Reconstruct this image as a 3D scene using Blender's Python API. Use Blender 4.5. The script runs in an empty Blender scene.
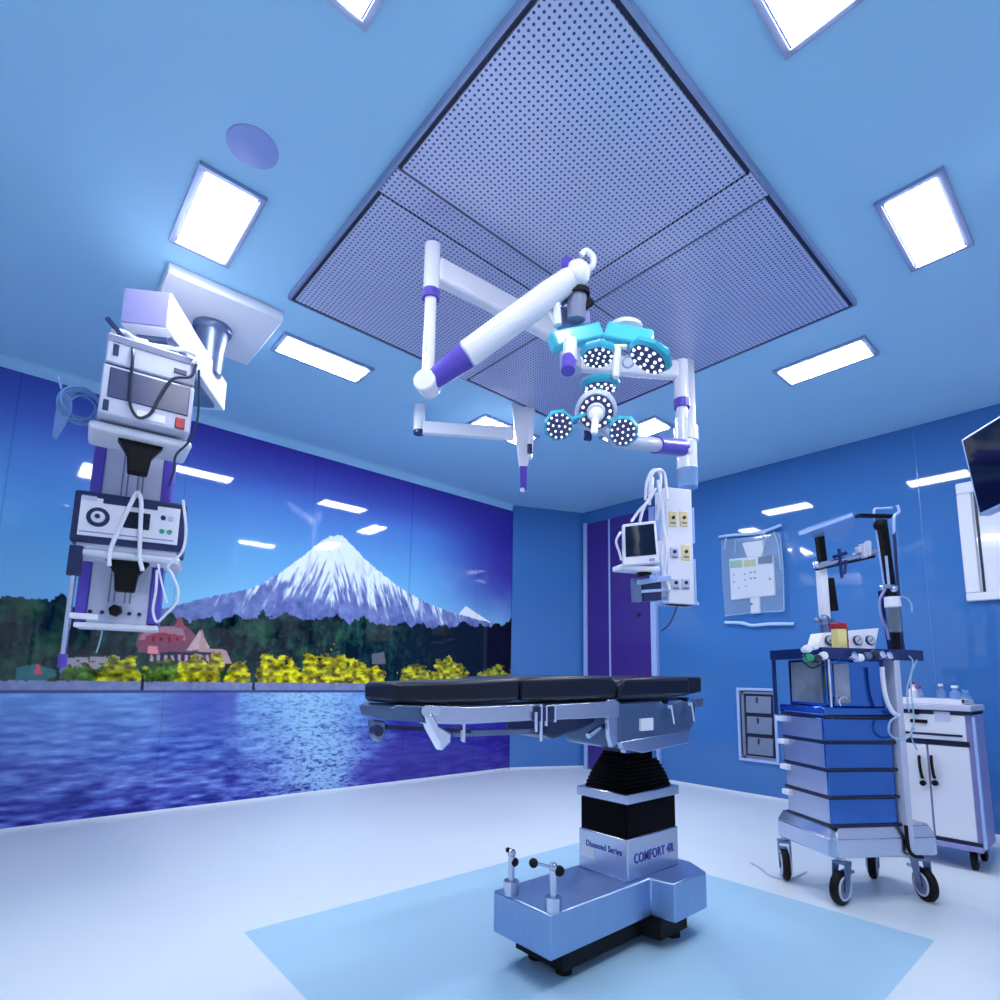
import bpy, math, random
import numpy as np
from mathutils import Vector, Matrix
random.seed(7)
C = bpy.context.scene.collection
SC = bpy.context.scene

# ------------------------------------------------------------ camera
FPX, PPX, PPY = 564.281, 494.437, 596.49
YAW, PIT, ROL = -0.854706561, 0.142388764, 0.0199121883
HC = 1.2
cy_, sy_ = math.cos(YAW), math.sin(YAW)
FW = Vector((sy_*math.cos(PIT), cy_*math.cos(PIT), math.sin(PIT)))
R0 = Vector((cy_, -sy_, 0)); U0 = R0.cross(FW)
RT = R0*math.cos(ROL)+U0*math.sin(ROL); UP = U0*math.cos(ROL)-R0*math.sin(ROL)
CAM = Vector((0, 0, HC))
cam = bpy.data.objects.new('camera', bpy.data.cameras.new('camera')); C.objects.link(cam)
M = Matrix.Identity(4)
for i in range(3):
    M[i][0] = RT[i]; M[i][1] = UP[i]; M[i][2] = -FW[i]; M[i][3] = CAM[i]
cam.matrix_world = M
cam.data.sensor_width = 36; cam.data.lens = 36*FPX/1000
cam.data.shift_x = (500-PPX)/1000; cam.data.shift_y = (PPY-500)/1000
cam.data.clip_start = 0.02
SC.camera = cam

# survey helpers: measured bearings -> real points in the room
def ray(x, y): return FW+RT*((x-PPX)/FPX)-UP*((y-PPY)/FPX)
def D(x, y, d): return CAM+ray(x, y)*d
def ON(x, y, ax, v):
    d = ray(x, y); return CAM+d*((v-CAM[ax])/d[ax])
def PR(q):
    q = Vector(q)-CAM; f = q.dot(FW); return PPX+FPX*q.dot(RT)/f, PPY-FPX*q.dot(UP)/f
def along(P, d, px):          # distance t along d from P at bearing px
    q = Vector(P)-CAM; k = (px-PPX)/FPX; d = Vector(d)
    return (k*q.dot(FW)-q.dot(RT))/(d.dot(RT)-k*d.dot(FW))
def lift(P, py):              # height change above P seen at elevation py
    q = Vector(P)-CAM; k = (PPY-py)/FPX; d = Vector((0, 0, 1))
    return (k*q.dot(FW)-q.dot(UP))/(d.dot(UP)-k*d.dot(FW))
def hdir(px, py=682):
    r = ray(px, py); r.z = 0; return r.normalized()
Z = Vector((0, 0, 1))

# ------------------------------------------------------------ materials
def lin(c): return tuple(((v/255)/12.92 if v/255 <= .04045 else ((v/255+.055)/1.055)**2.4) for v in c)
def mat(name, rgb, rough=.45, metal=0., var=.06, scale=30, stretch=(1, 1, 1), coat=0., bump=0., spec=.5, alpha=1., trans=0.):
    m = bpy.data.materials.new(name); m.use_nodes = True
    nt = m.node_tree; b = nt.nodes['Principled BSDF']; L = nt.links
    c = lin(rgb)
    tc = nt.nodes.new('ShaderNodeTexCoord'); mp = nt.nodes.new('ShaderNodeMapping'); mp.inputs['Scale'].default_value = stretch
    no = nt.nodes.new('ShaderNodeTexNoise'); no.inputs['Scale'].default_value = scale; no.inputs['Detail'].default_value = 3
    L.new(tc.outputs['Object'], mp.inputs[0]); L.new(mp.outputs[0], no.inputs['Vector'])
    mx = nt.nodes.new('ShaderNodeMix'); mx.data_type = 'RGBA'
    mx.inputs[6].default_value = (*[v*(1-var) for v in c], 1); mx.inputs[7].default_value = (*[min(1, v*(1+var)) for v in c], 1)
    L.new(no.outputs[0], mx.inputs[0]); L.new(mx.outputs[2], b.inputs['Base Color'])
    b.inputs['Roughness'].default_value = rough; b.inputs['Metallic'].default_value = metal
    b.inputs['Coat Weight'].default_value = coat; b.inputs['Coat Roughness'].default_value = .03
    b.inputs['Specular IOR Level'].default_value = spec
    b.inputs['Alpha'].default_value = alpha; b.inputs['Transmission Weight'].default_value = trans
    if bump:
        bp = nt.nodes.new('ShaderNodeBump'); bp.inputs['Strength'].default_value = bump; bp.inputs['Distance'].default_value = .01
        L.new(no.outputs[0], bp.inputs['Height']); L.new(bp.outputs[0], b.inputs['Normal'])
    return m
def emis(name, rgb, s):
    m = bpy.data.materials.new(name); m.use_nodes = True; nt = m.node_tree
    b = nt.nodes['Principled BSDF']; b.inputs['Base Color'].default_value = (.8, .8, .8, 1)
    b.inputs['Emission Color'].default_value = (*rgb, 1); b.inputs['Emission Strength'].default_value = s
    return m
K = {}
K['ceil'] = mat('ceiling paint', (163, 214, 248), .55, var=.02, scale=3)
K['wall_white'] = mat('white wall paint', (226, 230, 240), .5, var=.02, scale=3)
K['glass_blue'] = mat('blue glass wall', (64, 120, 188), .04, var=.04, scale=1.2, spec=.55)
K['purple_door'] = mat('violet laminate', (66, 46, 138), .22, var=.05, scale=4)
K['trimlight'] = mat('pale blue anodised trim', (170, 196, 245), .3, metal=.1)
K['white'] = mat('white enamel', (236, 238, 250), .3, var=.02)
K['white_gloss'] = mat('white gloss enamel', (240, 242, 252), .12, var=.02, coat=.5)
K['offwhite'] = mat('pale grey casing', (196, 202, 226), .4, var=.03)
K['grey'] = mat('mid grey casing', (120, 128, 160), .45)
K['lav'] = mat('lavender grey panel', (150, 150, 205), .4, var=.03)
K['panelgrey'] = mat('smoky acrylic panel', (58, 66, 112), .3, var=.25, scale=18)
K['dkblue'] = mat('dark blue casing', (26, 40, 88), .35)
K['black'] = mat('black rubber', (4, 5, 12), .6, spec=.25)
K['softblack'] = mat('black pleated fabric', (3, 3, 9), .8, spec=.12, var=.5, scale=60, stretch=(1, 1, 8), bump=.3)
K['vinyl'] = mat('black vinyl mattress', (9, 17, 38), .36, var=.15, scale=12, bump=.08, spec=.35)
K['screen'] = mat('dark glass screen', (10, 20, 48), .06, var=.4, scale=14)
K['violet'] = mat('violet plastic', (92, 74, 190), .35)
K['steel'] = mat('brushed steel', (196, 204, 226), .26, metal=1., var=.14, scale=22, stretch=(1, 1, 12), bump=.03)
K['steel_b'] = mat('brushed steel base', (150, 176, 216), .34, metal=.85, var=.12, scale=26, stretch=(6, 6, .6), bump=.03)
K['steel_d'] = mat('dull steel', (120, 136, 170), .35, metal=.8, var=.2, scale=20)
K['housing'] = mat('blue grey painted housing', (78, 104, 142), .3, metal=.3)
K['tape'] = mat('pale blue tape', (176, 214, 250), .4)
K['chrome'] = mat('chrome', (225, 230, 245), .08, metal=1., var=.03)
K['polished'] = mat('polished steel drawers', (72, 120, 196), .1, metal=1., var=.12, scale=5, stretch=(1, 1, .5))  # steel tinted blue: the wall's reflection is put into its base colour
K['polished_l'] = mat('satin steel drawer side', (196, 202, 222), .3, metal=1., var=.16, scale=6)
K['patchy'] = mat('steel with painted reflections', (150, 160, 178), .3, metal=.6, var=.6, scale=9)  # noise patches in the colour imitate mirror reflections on clean steel
K['navy'] = mat('navy worktop edge', (16, 40, 104), .2, var=.2)
K['teal'] = mat('turquoise plastic', (84, 214, 236), .25, var=.03, coat=.3)
K['teal_d'] = mat('turquoise plastic deep', (56, 176, 206), .3, var=.04)
K['ledface'] = mat('dark LED face', (64, 70, 118), .25)
K['ledlens'] = emis('lit LED lenses', (.9, .95, 1), .8)
K['lamp'] = emis('ceiling light diffuser', (.97, .97, 1), 33.0)
K['lampframe'] = mat('aluminium lamp frame', (150, 165, 200), .35, metal=.6)
K['gasket'] = mat('black gasket', (18, 24, 60), .4)
K['red'] = mat('red switch plastic', (170, 24, 44), .35)
K['yellow'] = mat('yellow label', (240, 228, 150), .45)
K['green'] = mat('green button', (50, 160, 120), .4)
K['cableg'] = mat('dark green cable', (34, 52, 74), .4)
K['tube'] = mat('pale clear tubing', (170, 205, 235), .2, alpha=.75)
K['clear'] = mat('clear plastic sheet', (190, 215, 240), .12, alpha=.17, var=.3, scale=9)
K['frost'] = mat('frosted acrylic', (140, 180, 235), .2, alpha=.55)
K['coil'] = mat('translucent coiled tube', (120, 165, 220), .2, alpha=.7)
K['disc'] = mat('lilac cover', (150, 168, 232), .5, var=.03)
K['ink'] = mat('blue printed ink', (40, 44, 150), .4)
K['grille'] = mat('grey louvre', (122, 138, 165), .45, metal=.3, var=.1)
K['lcdgreen'] = mat('green display', (140, 190, 150), .3)
K['lcdyellow'] = mat('yellow display', (205, 205, 120), .3)
K['socket'] = mat('cream socket plate', (238, 222, 160), .4)

# floor: white vinyl with inset pale blue field
def floor_mat():
    m = mat('vinyl floor', (224, 236, 244), .36, var=.03, scale=1.6); nt = m.node_tree; L = nt.links; b = nt.nodes['Principled BSDF']
    old = b.inputs['Base Color'].links[0].from_socket
    tc = nt.nodes.new('ShaderNodeTexCoord'); s = nt.nodes.new('ShaderNodeSeparateXYZ'); L.new(tc.outputs['Object'], s.inputs[0])
    def cmp(sock, lo, hi):
        a = nt.nodes.new('ShaderNodeMath'); a.operation = 'COMPARE'; L.new(sock, a.inputs[0])
        a.inputs[1].default_value = (lo+hi)/2; a.inputs[2].default_value = (hi-lo)/2; return a.outputs[0]
    x = cmp(s.outputs[0], -2.885, -.78); y = cmp(s.outputs[1], 1.0, 3.505)
    mu = nt.nodes.new('ShaderNodeMath'); mu.operation = 'MULTIPLY'; L.new(x, mu.inputs[0]); L.new(y, mu.inputs[1])
    mx = nt.nodes.new('ShaderNodeMix'); mx.data_type = 'RGBA'; L.new(mu.outputs[0], mx.inputs[0]); L.new(old, mx.inputs[6])
    mx.inputs[7].default_value = (*lin((172, 212, 236)), 1); L.new(mx.outputs[2], b.inputs['Base Color'])
    return m
K['floor'] = floor_mat()
def perf_mat():
    m = mat('perforated aluminium', (204, 210, 240), .36, metal=.4, var=.06, scale=2.5); nt = m.node_tree; L = nt.links; b = nt.nodes['Principled BSDF']
    old = b.inputs['Base Color'].links[0].from_socket
    tc = nt.nodes.new('ShaderNodeTexCoord'); sc = nt.nodes.new('ShaderNodeVectorMath'); sc.operation = 'SCALE'; sc.inputs['Scale'].default_value = 1/.0262
    L.new(tc.outputs['Object'], sc.inputs[0])
    fr = nt.nodes.new('ShaderNodeVectorMath'); fr.operation = 'FRACTION'; L.new(sc.outputs[0], fr.inputs[0])
    su = nt.nodes.new('ShaderNodeVectorMath'); su.operation = 'SUBTRACT'; su.inputs[1].default_value = (.5, .5, 0); L.new(fr.outputs[0], su.inputs[0])
    ml = nt.nodes.new('ShaderNodeVectorMath'); ml.operation = 'MULTIPLY'; ml.inputs[1].default_value = (1, 1, 0); L.new(su.outputs[0], ml.inputs[0])
    ln = nt.nodes.new('ShaderNodeVectorMath'); ln.operation = 'LENGTH'; L.new(ml.outputs[0], ln.inputs[0])
    lt = nt.nodes.new('ShaderNodeMath'); lt.operation = 'LESS_THAN'; lt.inputs[1].default_value = .235; L.new(ln.outputs['Value'], lt.inputs[0])
    mx = nt.nodes.new('ShaderNodeMix'); mx.data_type = 'RGBA'; L.new(lt.outputs[0], mx.inputs[0]); L.new(old, mx.inputs[6])
    mx.inputs[7].default_value = (*lin((66, 80, 140)), 1); L.new(mx.outputs[2], b.inputs['Base Color'])
    return m
K['perf'] = perf_mat()

# ------------------------------------------------------------ mesh builder
INV = {}
class MB:
    def __init__(s, T=None): s.v = []; s.f = []; s.T = T
    def add(s, vs, fs):
        n = len(s.v)
        s.v += [(s.T @ Vector(v)) if s.T else Vector(v) for v in vs]; s.f += [tuple(i+n for i in f) for f in fs]; return s
    def box(s, x0, y0, z0, x1, y1, z1):
        vs = [(x, y, z) for z in (z0, z1) for y in (y0, y1) for x in (x0, x1)]
        return s.add(vs, [(0, 2, 3, 1), (4, 5, 7, 6), (0, 1, 5, 4), (2, 6, 7, 3), (0, 4, 6, 2), (1, 3, 7, 5)])
    def obox(s, c, a, b, d):       # centre, three half vectors
        c, a, b, d = map(Vector, (c, a, b, d))
        if a.cross(b).dot(d) < 0: a = -a
        vs = [c+a*i+b*j+d*k for k in (-1, 1) for j in (-1, 1) for i in (-1, 1)]
        return s.add(vs, [(0, 2, 3, 1), (4, 5, 7, 6), (0, 1, 5, 4), (2, 6, 7, 3), (0, 4, 6, 2), (1, 3, 7, 5)])
    def bar(s, p, q, w, h, up=Z):  # rectangular bar from p to q
        p, q = Vector(p), Vector(q); d = (q-p); x = d.cross(Vector(up)).normalized(); y = x.cross(d).normalized()
        return s.obox((p+q)/2, d/2, x*w/2, y*h/2)
    def prism(s, pts, vec):
        pts = [Vector(p) for p in pts]; vec = Vector(vec); n = len(pts)
        nrm = Vector((0, 0, 0))
        for i in range(n): nrm += pts[i].cross(pts[(i+1) % n])
        if nrm.dot(vec) > 0: pts = pts[::-1]
        return s.add(pts+[p+vec for p in pts], [tuple(range(n)), tuple(range(2*n-1, n-1, -1))]+[(i, i+n, (i+1) % n+n, (i+1) % n) for i in range(n)])
    def lathe(s, c, ax, prof, n=24):
        c, ax = Vector(c), Vector(ax).normalized(); x = ax.orthogonal().normalized(); y = ax.cross(x)
        vs = []; fs = []
        for r, h in prof:
            for i in range(n):
                a = 2*math.pi*i/n; vs.append(c+ax*h+(x*math.cos(a)+y*math.sin(a))*max(r, 1e-5))
        for k in range(len(prof)-1):
            for i in range(n):
                j = (i+1) % n; fs.append((k*n+i, k*n+j, (k+1)*n+j, (k+1)*n+i))
        fs.append(tuple(range(n-1, -1, -1))); m = (len(prof)-1)*n; fs.append(tuple(range(m, m+n)))
        return s.add(vs, fs)
    def cyl(s, p, q, r0, r1=None, n=20):
        p, q = Vector(p), Vector(q); r1 = r0 if r1 is None else r1
        return s.lathe(p, q-p, [(r0, 0), (r1, (q-p).length)], n)
    def ball(s, c, r, n=12, sq=1.):
        return s.lathe(c, (0, 0, 1), [(r*math.sin(math.pi*k/8), -r*sq*math.cos(math.pi*k/8)) for k in range(9)], n)
    def ring(s, c, ax, R, r, n=28, k=8, arc=(0, 2*math.pi)):
        c, ax = Vector(c), Vector(ax).normalized(); x = ax.orthogonal().normalized(); y = ax.cross(x)
        return s.tube([c+(x*math.cos(a)+y*math.sin(a))*R for a in np.linspace(arc[0], arc[1], n)], r, k, sm=0)
    def tube(s, pts, r, n=8, sm=5):
        P = [Vector(p) for p in pts]
        if sm and len(P) > 2:
            Q = []
            for i in range(len(P)-1):
                a, b, c, d = P[max(i-1, 0)], P[i], P[i+1], P[min(i+2, len(P)-1)]
                for k in range(sm):
                    t = k/sm; Q.append(.5*((2*b)+(c-a)*t+(2*a-5*b+4*c-d)*t*t+(-a+3*b-3*c+d)*t**3))
            Q.append(P[-1]); P = Q
        vs = []; fs = []; nx = None
        for i, p in enumerate(P):
            d = (P[min(i+1, len(P)-1)]-P[max(i-1, 0)])
            if d.length < 1e-9: d = Vector((0, 0, 1))
            d.normalize()
            if nx is None: nx = d.orthogonal()
            nx = (nx-d*nx.dot(d)).normalized(); y = d.cross(nx)
            for j in range(n):
                a = 2*math.pi*j/n; vs.append(p+(nx*math.cos(a)+y*math.sin(a))*r)
        for i in range(len(P)-1):
            for j in range(n):
                k = (j+1) % n; fs.append((i*n+j, i*n+k, (i+1)*n+k, (i+1)*n+j))
        fs.append(tuple(range(n-1, -1, -1))); m = (len(P)-1)*n; fs.append(tuple(range(m, m+n)))
        return s.add(vs, fs)
    def build(s, name, m, parent=None, label=None, bevel=0., seg=2, kind=None):
        me = bpy.data.meshes.new(name); iv = INV.get(parent.name) if parent else None
        vs = [tuple(iv @ v) if iv else tuple(v) for v in s.v]
        me.from_pydata(vs, [], s.f); me.update()
        o = bpy.data.objects.new(name, me); C.objects.link(o)
        me.materials.append(K[m] if isinstance(m, str) else m)
        me.polygons.foreach_set('use_smooth', [True]*len(me.polygons)); me.set_sharp_from_angle(angle=math.radians(35))
        if parent: o.parent = parent; INV[o.name] = INV[parent.name]
        else: INV[o.name] = Matrix.Identity(4)
        if bevel:
            b = o.modifiers.new('bevel', 'BEVEL'); b.width = bevel; b.segments = seg; b.limit_method = 'ANGLE'; b.angle_limit = math.radians(40)
        if label: o['label'] = label
        if kind: o['kind'] = kind
        return o
def thing(name, label, cat, loc, rotz=0., group=None):
    o = bpy.data.objects.new(name, None); C.objects.link(o); o.empty_display_size = .05
    o.location = loc; o.rotation_euler = (0, 0, rotz)
    INV[o.name] = (Matrix.Translation(Vector(loc)) @ Matrix.Rotation(rotz, 4, 'Z')).inverted()
    o['label'] = label; o['category'] = cat
    if group: o['group'] = group
    return o
def tag(o, label, cat, group=None):
    o['label'] = label; o['category'] = cat
    if group: o['group'] = group
    return o
def text(s, size, o, x, y, m, parent, name='lettering', ext=.0012, bold=0., sx=1.):
    """letters standing at o, reading along x, rising along y"""
    cu = bpy.data.curves.new('t', 'FONT'); cu.body = s; cu.size = size; cu.extrude = ext; cu.offset = bold; cu.space_character = 1.12
    ob = bpy.data.objects.new('t', cu); C.objects.link(ob)
    me = bpy.data.meshes.new_from_object(ob); bpy.data.objects.remove(ob)
    x, y = Vector(x).normalized(), Vector(y).normalized(); n = x.cross(y); o = Vector(o)
    b = MB(); b.add([o+x*v.co.x*sx+y*v.co.y+n*v.co.z for v in me.vertices], [tuple(p.vertices) for p in me.polygons])
    return b.build(name, m, parent)

# ------------------------------------------------------------ the room
XW, YW, ZC = -5.63, 6.2, 3.6
XE, YE = 1.5, -1.3
MB().box(XW-.3, YE-.3, -.1, XE+.3, YW+.3, 0).build('floor', 'floor', kind='structure')
MB().box(XW-.3, YE-.3, ZC, XE+.3, YW+.3, ZC+.12).build('ceiling', 'ceil', kind='structure')
MB().box(XW-.2, YE-.2, 0, XW-.03, YW+.2, ZC).build('wall_left', 'glass_blue', kind='structure')
MB().box(XW-.2, YW, 0, XE+.2, YW+.2, ZC).build('wall_right', 'glass_blue', kind='structure')
MB().box(XE, YE-.2, 0, XE+.2, YW+.2, ZC).build('wall_east', 'wall_white', kind='structure')
MB().box(XW-.2, YE-.2, 0, XE+.2, YE, ZC).build('wall_south', 'wall_white', kind='structure')
c0, c1 = Vector((XW+.001, 5.22, 0)), Vector((-5.18, YW-.001, 0))
MB().prism([c0, c1, Vector((XW, YW, 0))], (0, 0, ZC)).build('wall_corner', 'glass_blue', kind='structure')
# coved skirting and cornice
def cove(path, side, name, m='floor', h=.03, w=.13, top=False):
    b = MB(); prof = [(w*(1-math.sin(a)), h*(1-math.cos(a))) for a in np.linspace(0, math.pi/2, 6)]
    for (p, q) in zip(path[:-1], path[1:]):
        p, q = Vector(p), Vector(q); d = (q-p).normalized(); n = Vector((-d.y, d.x, 0))*side
        P = [(p+n*u+Z*((ZC-.0005-v) if top else v+.0005)) for u, v in prof]+[p+Z*(ZC-.0005 if top else .0005)]
        b.prism(P, q-p)
    return b.build(name, m, kind='structure')
K['skirt'] = mat('white coved skirting', (224, 236, 244), .38, var=.02)
cove([(XW, YE, 0), (XW, 5.2, 0)], -1, 'baseboard_left', 'skirt')
cove([c0, c1], -1, 'baseboard_corner', 'skirt')
cove([(-3.93, YW, 0), (XE, YW, 0)], -1, 'baseboard_right', 'skirt')
cove([(XW, YE, 0), (XW, 5.2, 0)], -1, 'trim_1', 'ceil', h=.085, w=.05, top=True)
# panel joints in the right-hand glass wall
K['joint'] = mat('glass panel joint', (88, 134, 206), .2)
for i, px in enumerate((925,)):
    q = ON(px, 560, 1, YW)
    MB().box(q.x-.004, YW-.003, .05, q.x+.003, YW, ZC-.05).build('trim_%d' % (2+i), 'joint', kind='structure')

# ------------------------------------------------------------ mural of lake and volcano
def lat(ny, nx, seed):
    return np.random.RandomState(seed).rand(ny+2, nx+2)
def vnoise(Yc, Zc, fy, fz, seed):
    y = Yc*fy; z = Zc*fz; y = y-y.min(); z = z-z.min()
    g = lat(int(y.max())+2, int(z.max())+2, seed)
    i = y.astype(int); j = z.astype(int); a = y-i; b = z-j; a = a*a*(3-2*a); b = b*b*(3-2*b)
    return (g[i, j]*(1-a)+g[i+1, j]*a)*(1-b)+(g[i, j+1]*(1-a)+g[i+1, j+1]*a)*b
def fbm(Yc, Zc, fy, fz, seed, o=4):
    r = 0; w = .5; s = 0
    for k in range(o):
        r = r+w*vnoise(Yc, Zc, fy*2**k, fz*2**k, seed+k); s += w; w *= .5
    return r/s
def mural():
    y0, y1, z0, z1 = YE+.02, 5.215, .02, 3.515
    ny, nz = 800, 430
    ys = np.linspace(y0, y1, ny); zs = np.linspace(z0, z1, nz)
    Yc, Zc = np.meshgrid(ys, zs, indexing='ij'); Yf, Zf = Yc.ravel(), Zc.ravel()
    col = np.zeros((Yf.size, 3))
    def wp(x, y): q = ON(x, y, 0, XW); return (q.y, q.z)
    def sm(a, b, x): t = np.clip((x-a)/(b-a), 0, 1); return t*t*(3-2*t)
    def mix(m, c): col[:] = col*(1-m[:, None])+np.array(c)*m[:, None]
    def line(pts):
        w = sorted(wp(*p) for p in pts); return np.interp(Yf, [a for a, b in w], [b for a, b in w])
    n1 = fbm(Yf, Zf, 1.2, 1.2, 1); n2 = fbm(Yf, Zf, 9, 9, 20); n3 = fbm(Yf, Zf, 30, 30, 40, 3); n4 = fbm(Yf, Zf, 17, 24, 44, 3)
    # sky
    zk = np.array([1.2, 1.9, 2.4, 2.9, 3.2, 3.5])
    sk = np.array([(132, 188, 236), (104, 170, 228), (82, 144, 216), (66, 112, 204), (52, 66, 172), (46, 40, 156)])
    for k in range(3): col[:, k] = np.interp(Zf, zk, sk[:, k])
    v = sm(3.6, 5.2, Yf)*sm(1.6, 2.7, Zf); mix(v*.85, (44, 34, 150))
    v = sm(1.2, .0, Yf); mix(v*.35, (64, 120, 205))
    mix(sm(.5, .8, n1)*.25*sm(3.0, 2.2, Zf), (150, 200, 240))
    # volcano
    ridge = line([(120, 622), (165, 608), (180, 604), (215, 596), (250, 589), (262, 584), (283, 571), (303, 556), (322, 541), (330, 536), (342, 535), (352, 545), (366, 560), (385, 576), (400, 588), (425, 602), (450, 612), (480, 620), (512, 628)])+(n3-.5)*.03
    mt = (Zf < ridge)
    zb = 1.6
    mcol = np.array((86, 106, 176))+(n2[:, None]-.5)*np.array((60, 56, 56))+(n4[:, None]-.5)*40
    col[mt] = mcol[mt]
    pk = wp(336, 535); below = (ridge-Zf)
    streak = fbm(Yf+ (Zf-pk[1])*np.sign(Yf-pk[0])*.35, Zf, 38, 6, 60, 3)
    hgt = (Zf-zb)/(pk[1]-zb)
    snow = sm(.34, .62, hgt+(streak-.5)*.9)*mt
    col[:] = col*(1-snow[:, None])+np.array((192, 214, 244))*snow[:, None]
    sh = sm(.5, .75, fbm(Yf, Zf, 18, 5, 80, 3))*mt*sm(.95, .3, hgt); mix(sh*.45, (70, 74, 160))
    # small second peak
    r2 = line([(440, 640), (452, 622), (466, 606), (475, 612), (490, 622), (505, 634)]); m2 = (Zf < r2) & ~mt & (Yf > wp(440, 600)[0]); col[m2] = (200, 220, 246)
    mist = sm(1.75, 1.45, Zf)*mt; mix(mist*.35, (120, 150, 205))
    # forest: saw-toothed conifer tops
    tl = line([(-60, 596), (16, 592), (60, 596), (85, 606), (160, 616), (215, 618), (240, 616), (300, 616), (330, 620), (400, 622), (440, 626), (475, 624), (512, 622)])
    tooth = np.abs(((Yf*3.3+vnoise(Yf, Yf*0, 2, 1, 90)*2) % 1)-.5)*.22*(vnoise(Yf, Yf*0, 3.5, 1, 91)) + np.abs(((Yf*9) % 1)-.5)*.05
    tl = tl+tooth-.05+(n3-.5)*.07
    fm = Zf < tl
    far = fm & (Zf > tl-.5)
    vt_ = fbm(Yf, Zf, 24, 4, 130, 3); g = np.array((6, 34, 42))+(vt_[:, None]-.5)*np.array((40, 70, 50))+(n2[:, None]-.5)*np.array((44, 78, 52))+(n3[:, None]-.5)*np.array((30, 50, 30))
    gr = sm(2.6, 4.6, Yf)[:, None]; g = g*(1-gr)+(np.array((6, 12, 28))+(n3[:, None]-.5)*24)*gr
    col[fm] = g[fm]
    lm = fm*sm(.56, .7, fbm(Yf, Zf, 5, 5, 120)); mix(lm*.45*(1-gr[:, 0]), (44, 84, 58))
    # lodge with pink-red roofs
    def poly(pts, c, nz=14):
        P = [wp(*p) for p in pts]; ins = np.zeros(Yf.size, bool)
        for (a, b), (c_, d) in zip(P, P[1:]+P[:1]):
            cr = ((b > Zf) != (d > Zf)) & (Yf < (c_-a)*(Zf-b)/((d-b) if d != b else 1e-9)+a); ins ^= cr
        col[ins] = (np.array(c)+(n3[:, None]-.5)*nz)[ins]
    poly([(136, 642), (140, 632), (150, 626), (186, 626), (200, 640), (198, 660), (138, 652)], (104, 62, 92))
    poly([(138, 640), (148, 627), (182, 626), (186, 640)], (134, 104, 134)); poly([(174, 628), (178, 617), (181, 617), (186, 629)], (118, 60, 92))
    poly([(146, 636), (160, 632), (184, 636), (182, 642), (144, 642)], (128, 48, 76))
    poly([(186, 651), (200, 630), (210, 648)], (160, 148, 166)); poly([(198, 652), (202, 629), (207, 648), (226, 650), (232, 664), (200, 660)], (150, 128, 140))
    poly([(160, 652), (215, 652), (215, 664), (160, 664)], (34, 30, 66))
    for hx in range(150, 214, 7): poly([(hx, 655), (hx+3, 655), (hx+3, 661), (hx, 661)], (150, 130, 160))
    for hx in (152, 160, 168, 176): poly([(hx, 637), (hx+2.5, 637), (hx+2.5, 641), (hx, 641)], (60, 26, 60))
    poly([(148, 646), (158, 646), (158, 654), (148, 654)], (190, 120, 140))
    poly([(62, 658), (120, 656), (120, 668), (62, 672)], (142, 134, 164)); poly([(60, 668), (84, 668), (84, 682), (60, 682)], (100, 114, 170))
    poly([(372, 664), (372, 654), (384, 652), (386, 664)], (84, 90, 110)) 
    poly([(16, 668), (34, 664), (56, 670), (56, 680), (16, 680)], (40, 96, 112)); poly([(34, 674), (38, 662), (42, 674)], (190, 60, 80))
    # shrubs
    def bush(x0, x1, yt, c, yb=682):
        a, b = wp(x0, yt), wp(x1, yt); yc = (a[0]+b[0])/2; w = (b[0]-a[0])/2; zt = (a[1]+b[1])/2; zb_ = wp((x0+x1)/2, yb)[1]
        e = ((Yf-yc)/w)**2+((Zf-(zb_))/(zt-zb_))**2+(n2-.5)*1.5+(n4-.5)*1.3
        m = (e < 1) & (Zf > zb_-.02)
        cc = np.array(c)*(.05+1.4*fbm(Yf, Zf, 20, 30, 150, 3)**1.2)[:, None]; col[m] = np.clip(cc, 0, 255)[m]
    bush(60, 160, 660, (74, 118, 44)); bush(96, 150, 658, (176, 188, 30)); bush(150, 182, 660, (92, 140, 50))
    bush(176, 214, 656, (190, 196, 26)); bush(206, 226, 654, (170, 168, 40)); bush(220, 240, 668, (28, 74, 46)); bush(226, 252, 662, (196, 200, 16))
    for a in ((258, 290, 656), (280, 306, 662), (300, 325, 654), (316, 352, 650), (340, 374, 662), (362, 386, 668)): bush(*a, (202, 204, 22))
    bush(398, 432, 664, (182, 190, 40)); bush(428, 468, 660, (192, 196, 30)); bush(478, 516, 666, (150, 160, 50))
    # shore wall
    zs1 = wp(300, 683)[1]; zs0 = wp(300, 691.5)[1]
    s = (Zf < zs1+(n3-.5)*.02) & (Zf >= zs0); col[s] = (np.array((104, 118, 176))+(n3[:, None]-.5)*26)[s]
    s = (Zf < zs0+.012) & (Zf >= zs0-.012); col[s] = (48, 62, 130)
    poly([(140, 690), (142, 676), (144, 676), (144, 690)], (16, 18, 40)); poly([(252, 690), (252, 682), (255, 682), (255, 690)], (16, 18, 40))
    # water
    wm = Zf < zs0-.012; rip = fbm(Yf, Zf, 7, 34, 200, 4); rip2 = fbm(Yf, Zf, 30, 90, 230, 2)
    t = np.clip((zs0-Zf)/zs0, 0, 1)
    wc = np.array((92, 138, 214))*(1-t[:, None])+np.array((44, 56, 166))*t[:, None]
    amp = (.2+.9*t)*2.0
    wc = wc+((rip-.5)*amp)[:, None]*np.array((90, 110, 90))
    spark = np.exp(-((Yf-(2.35+.35*t))/(.62))**2)
    edge = fbm(Yf, Zf, 3, 6, 300, 3)
    wc = wc*(1-(spark*sm(.38, .62, rip2+spark*.12))[:, None]*.8)+np.array((140, 192, 240))*(spark*sm(.38, .62, rip2+spark*.12))[:, None]*.8
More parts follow.
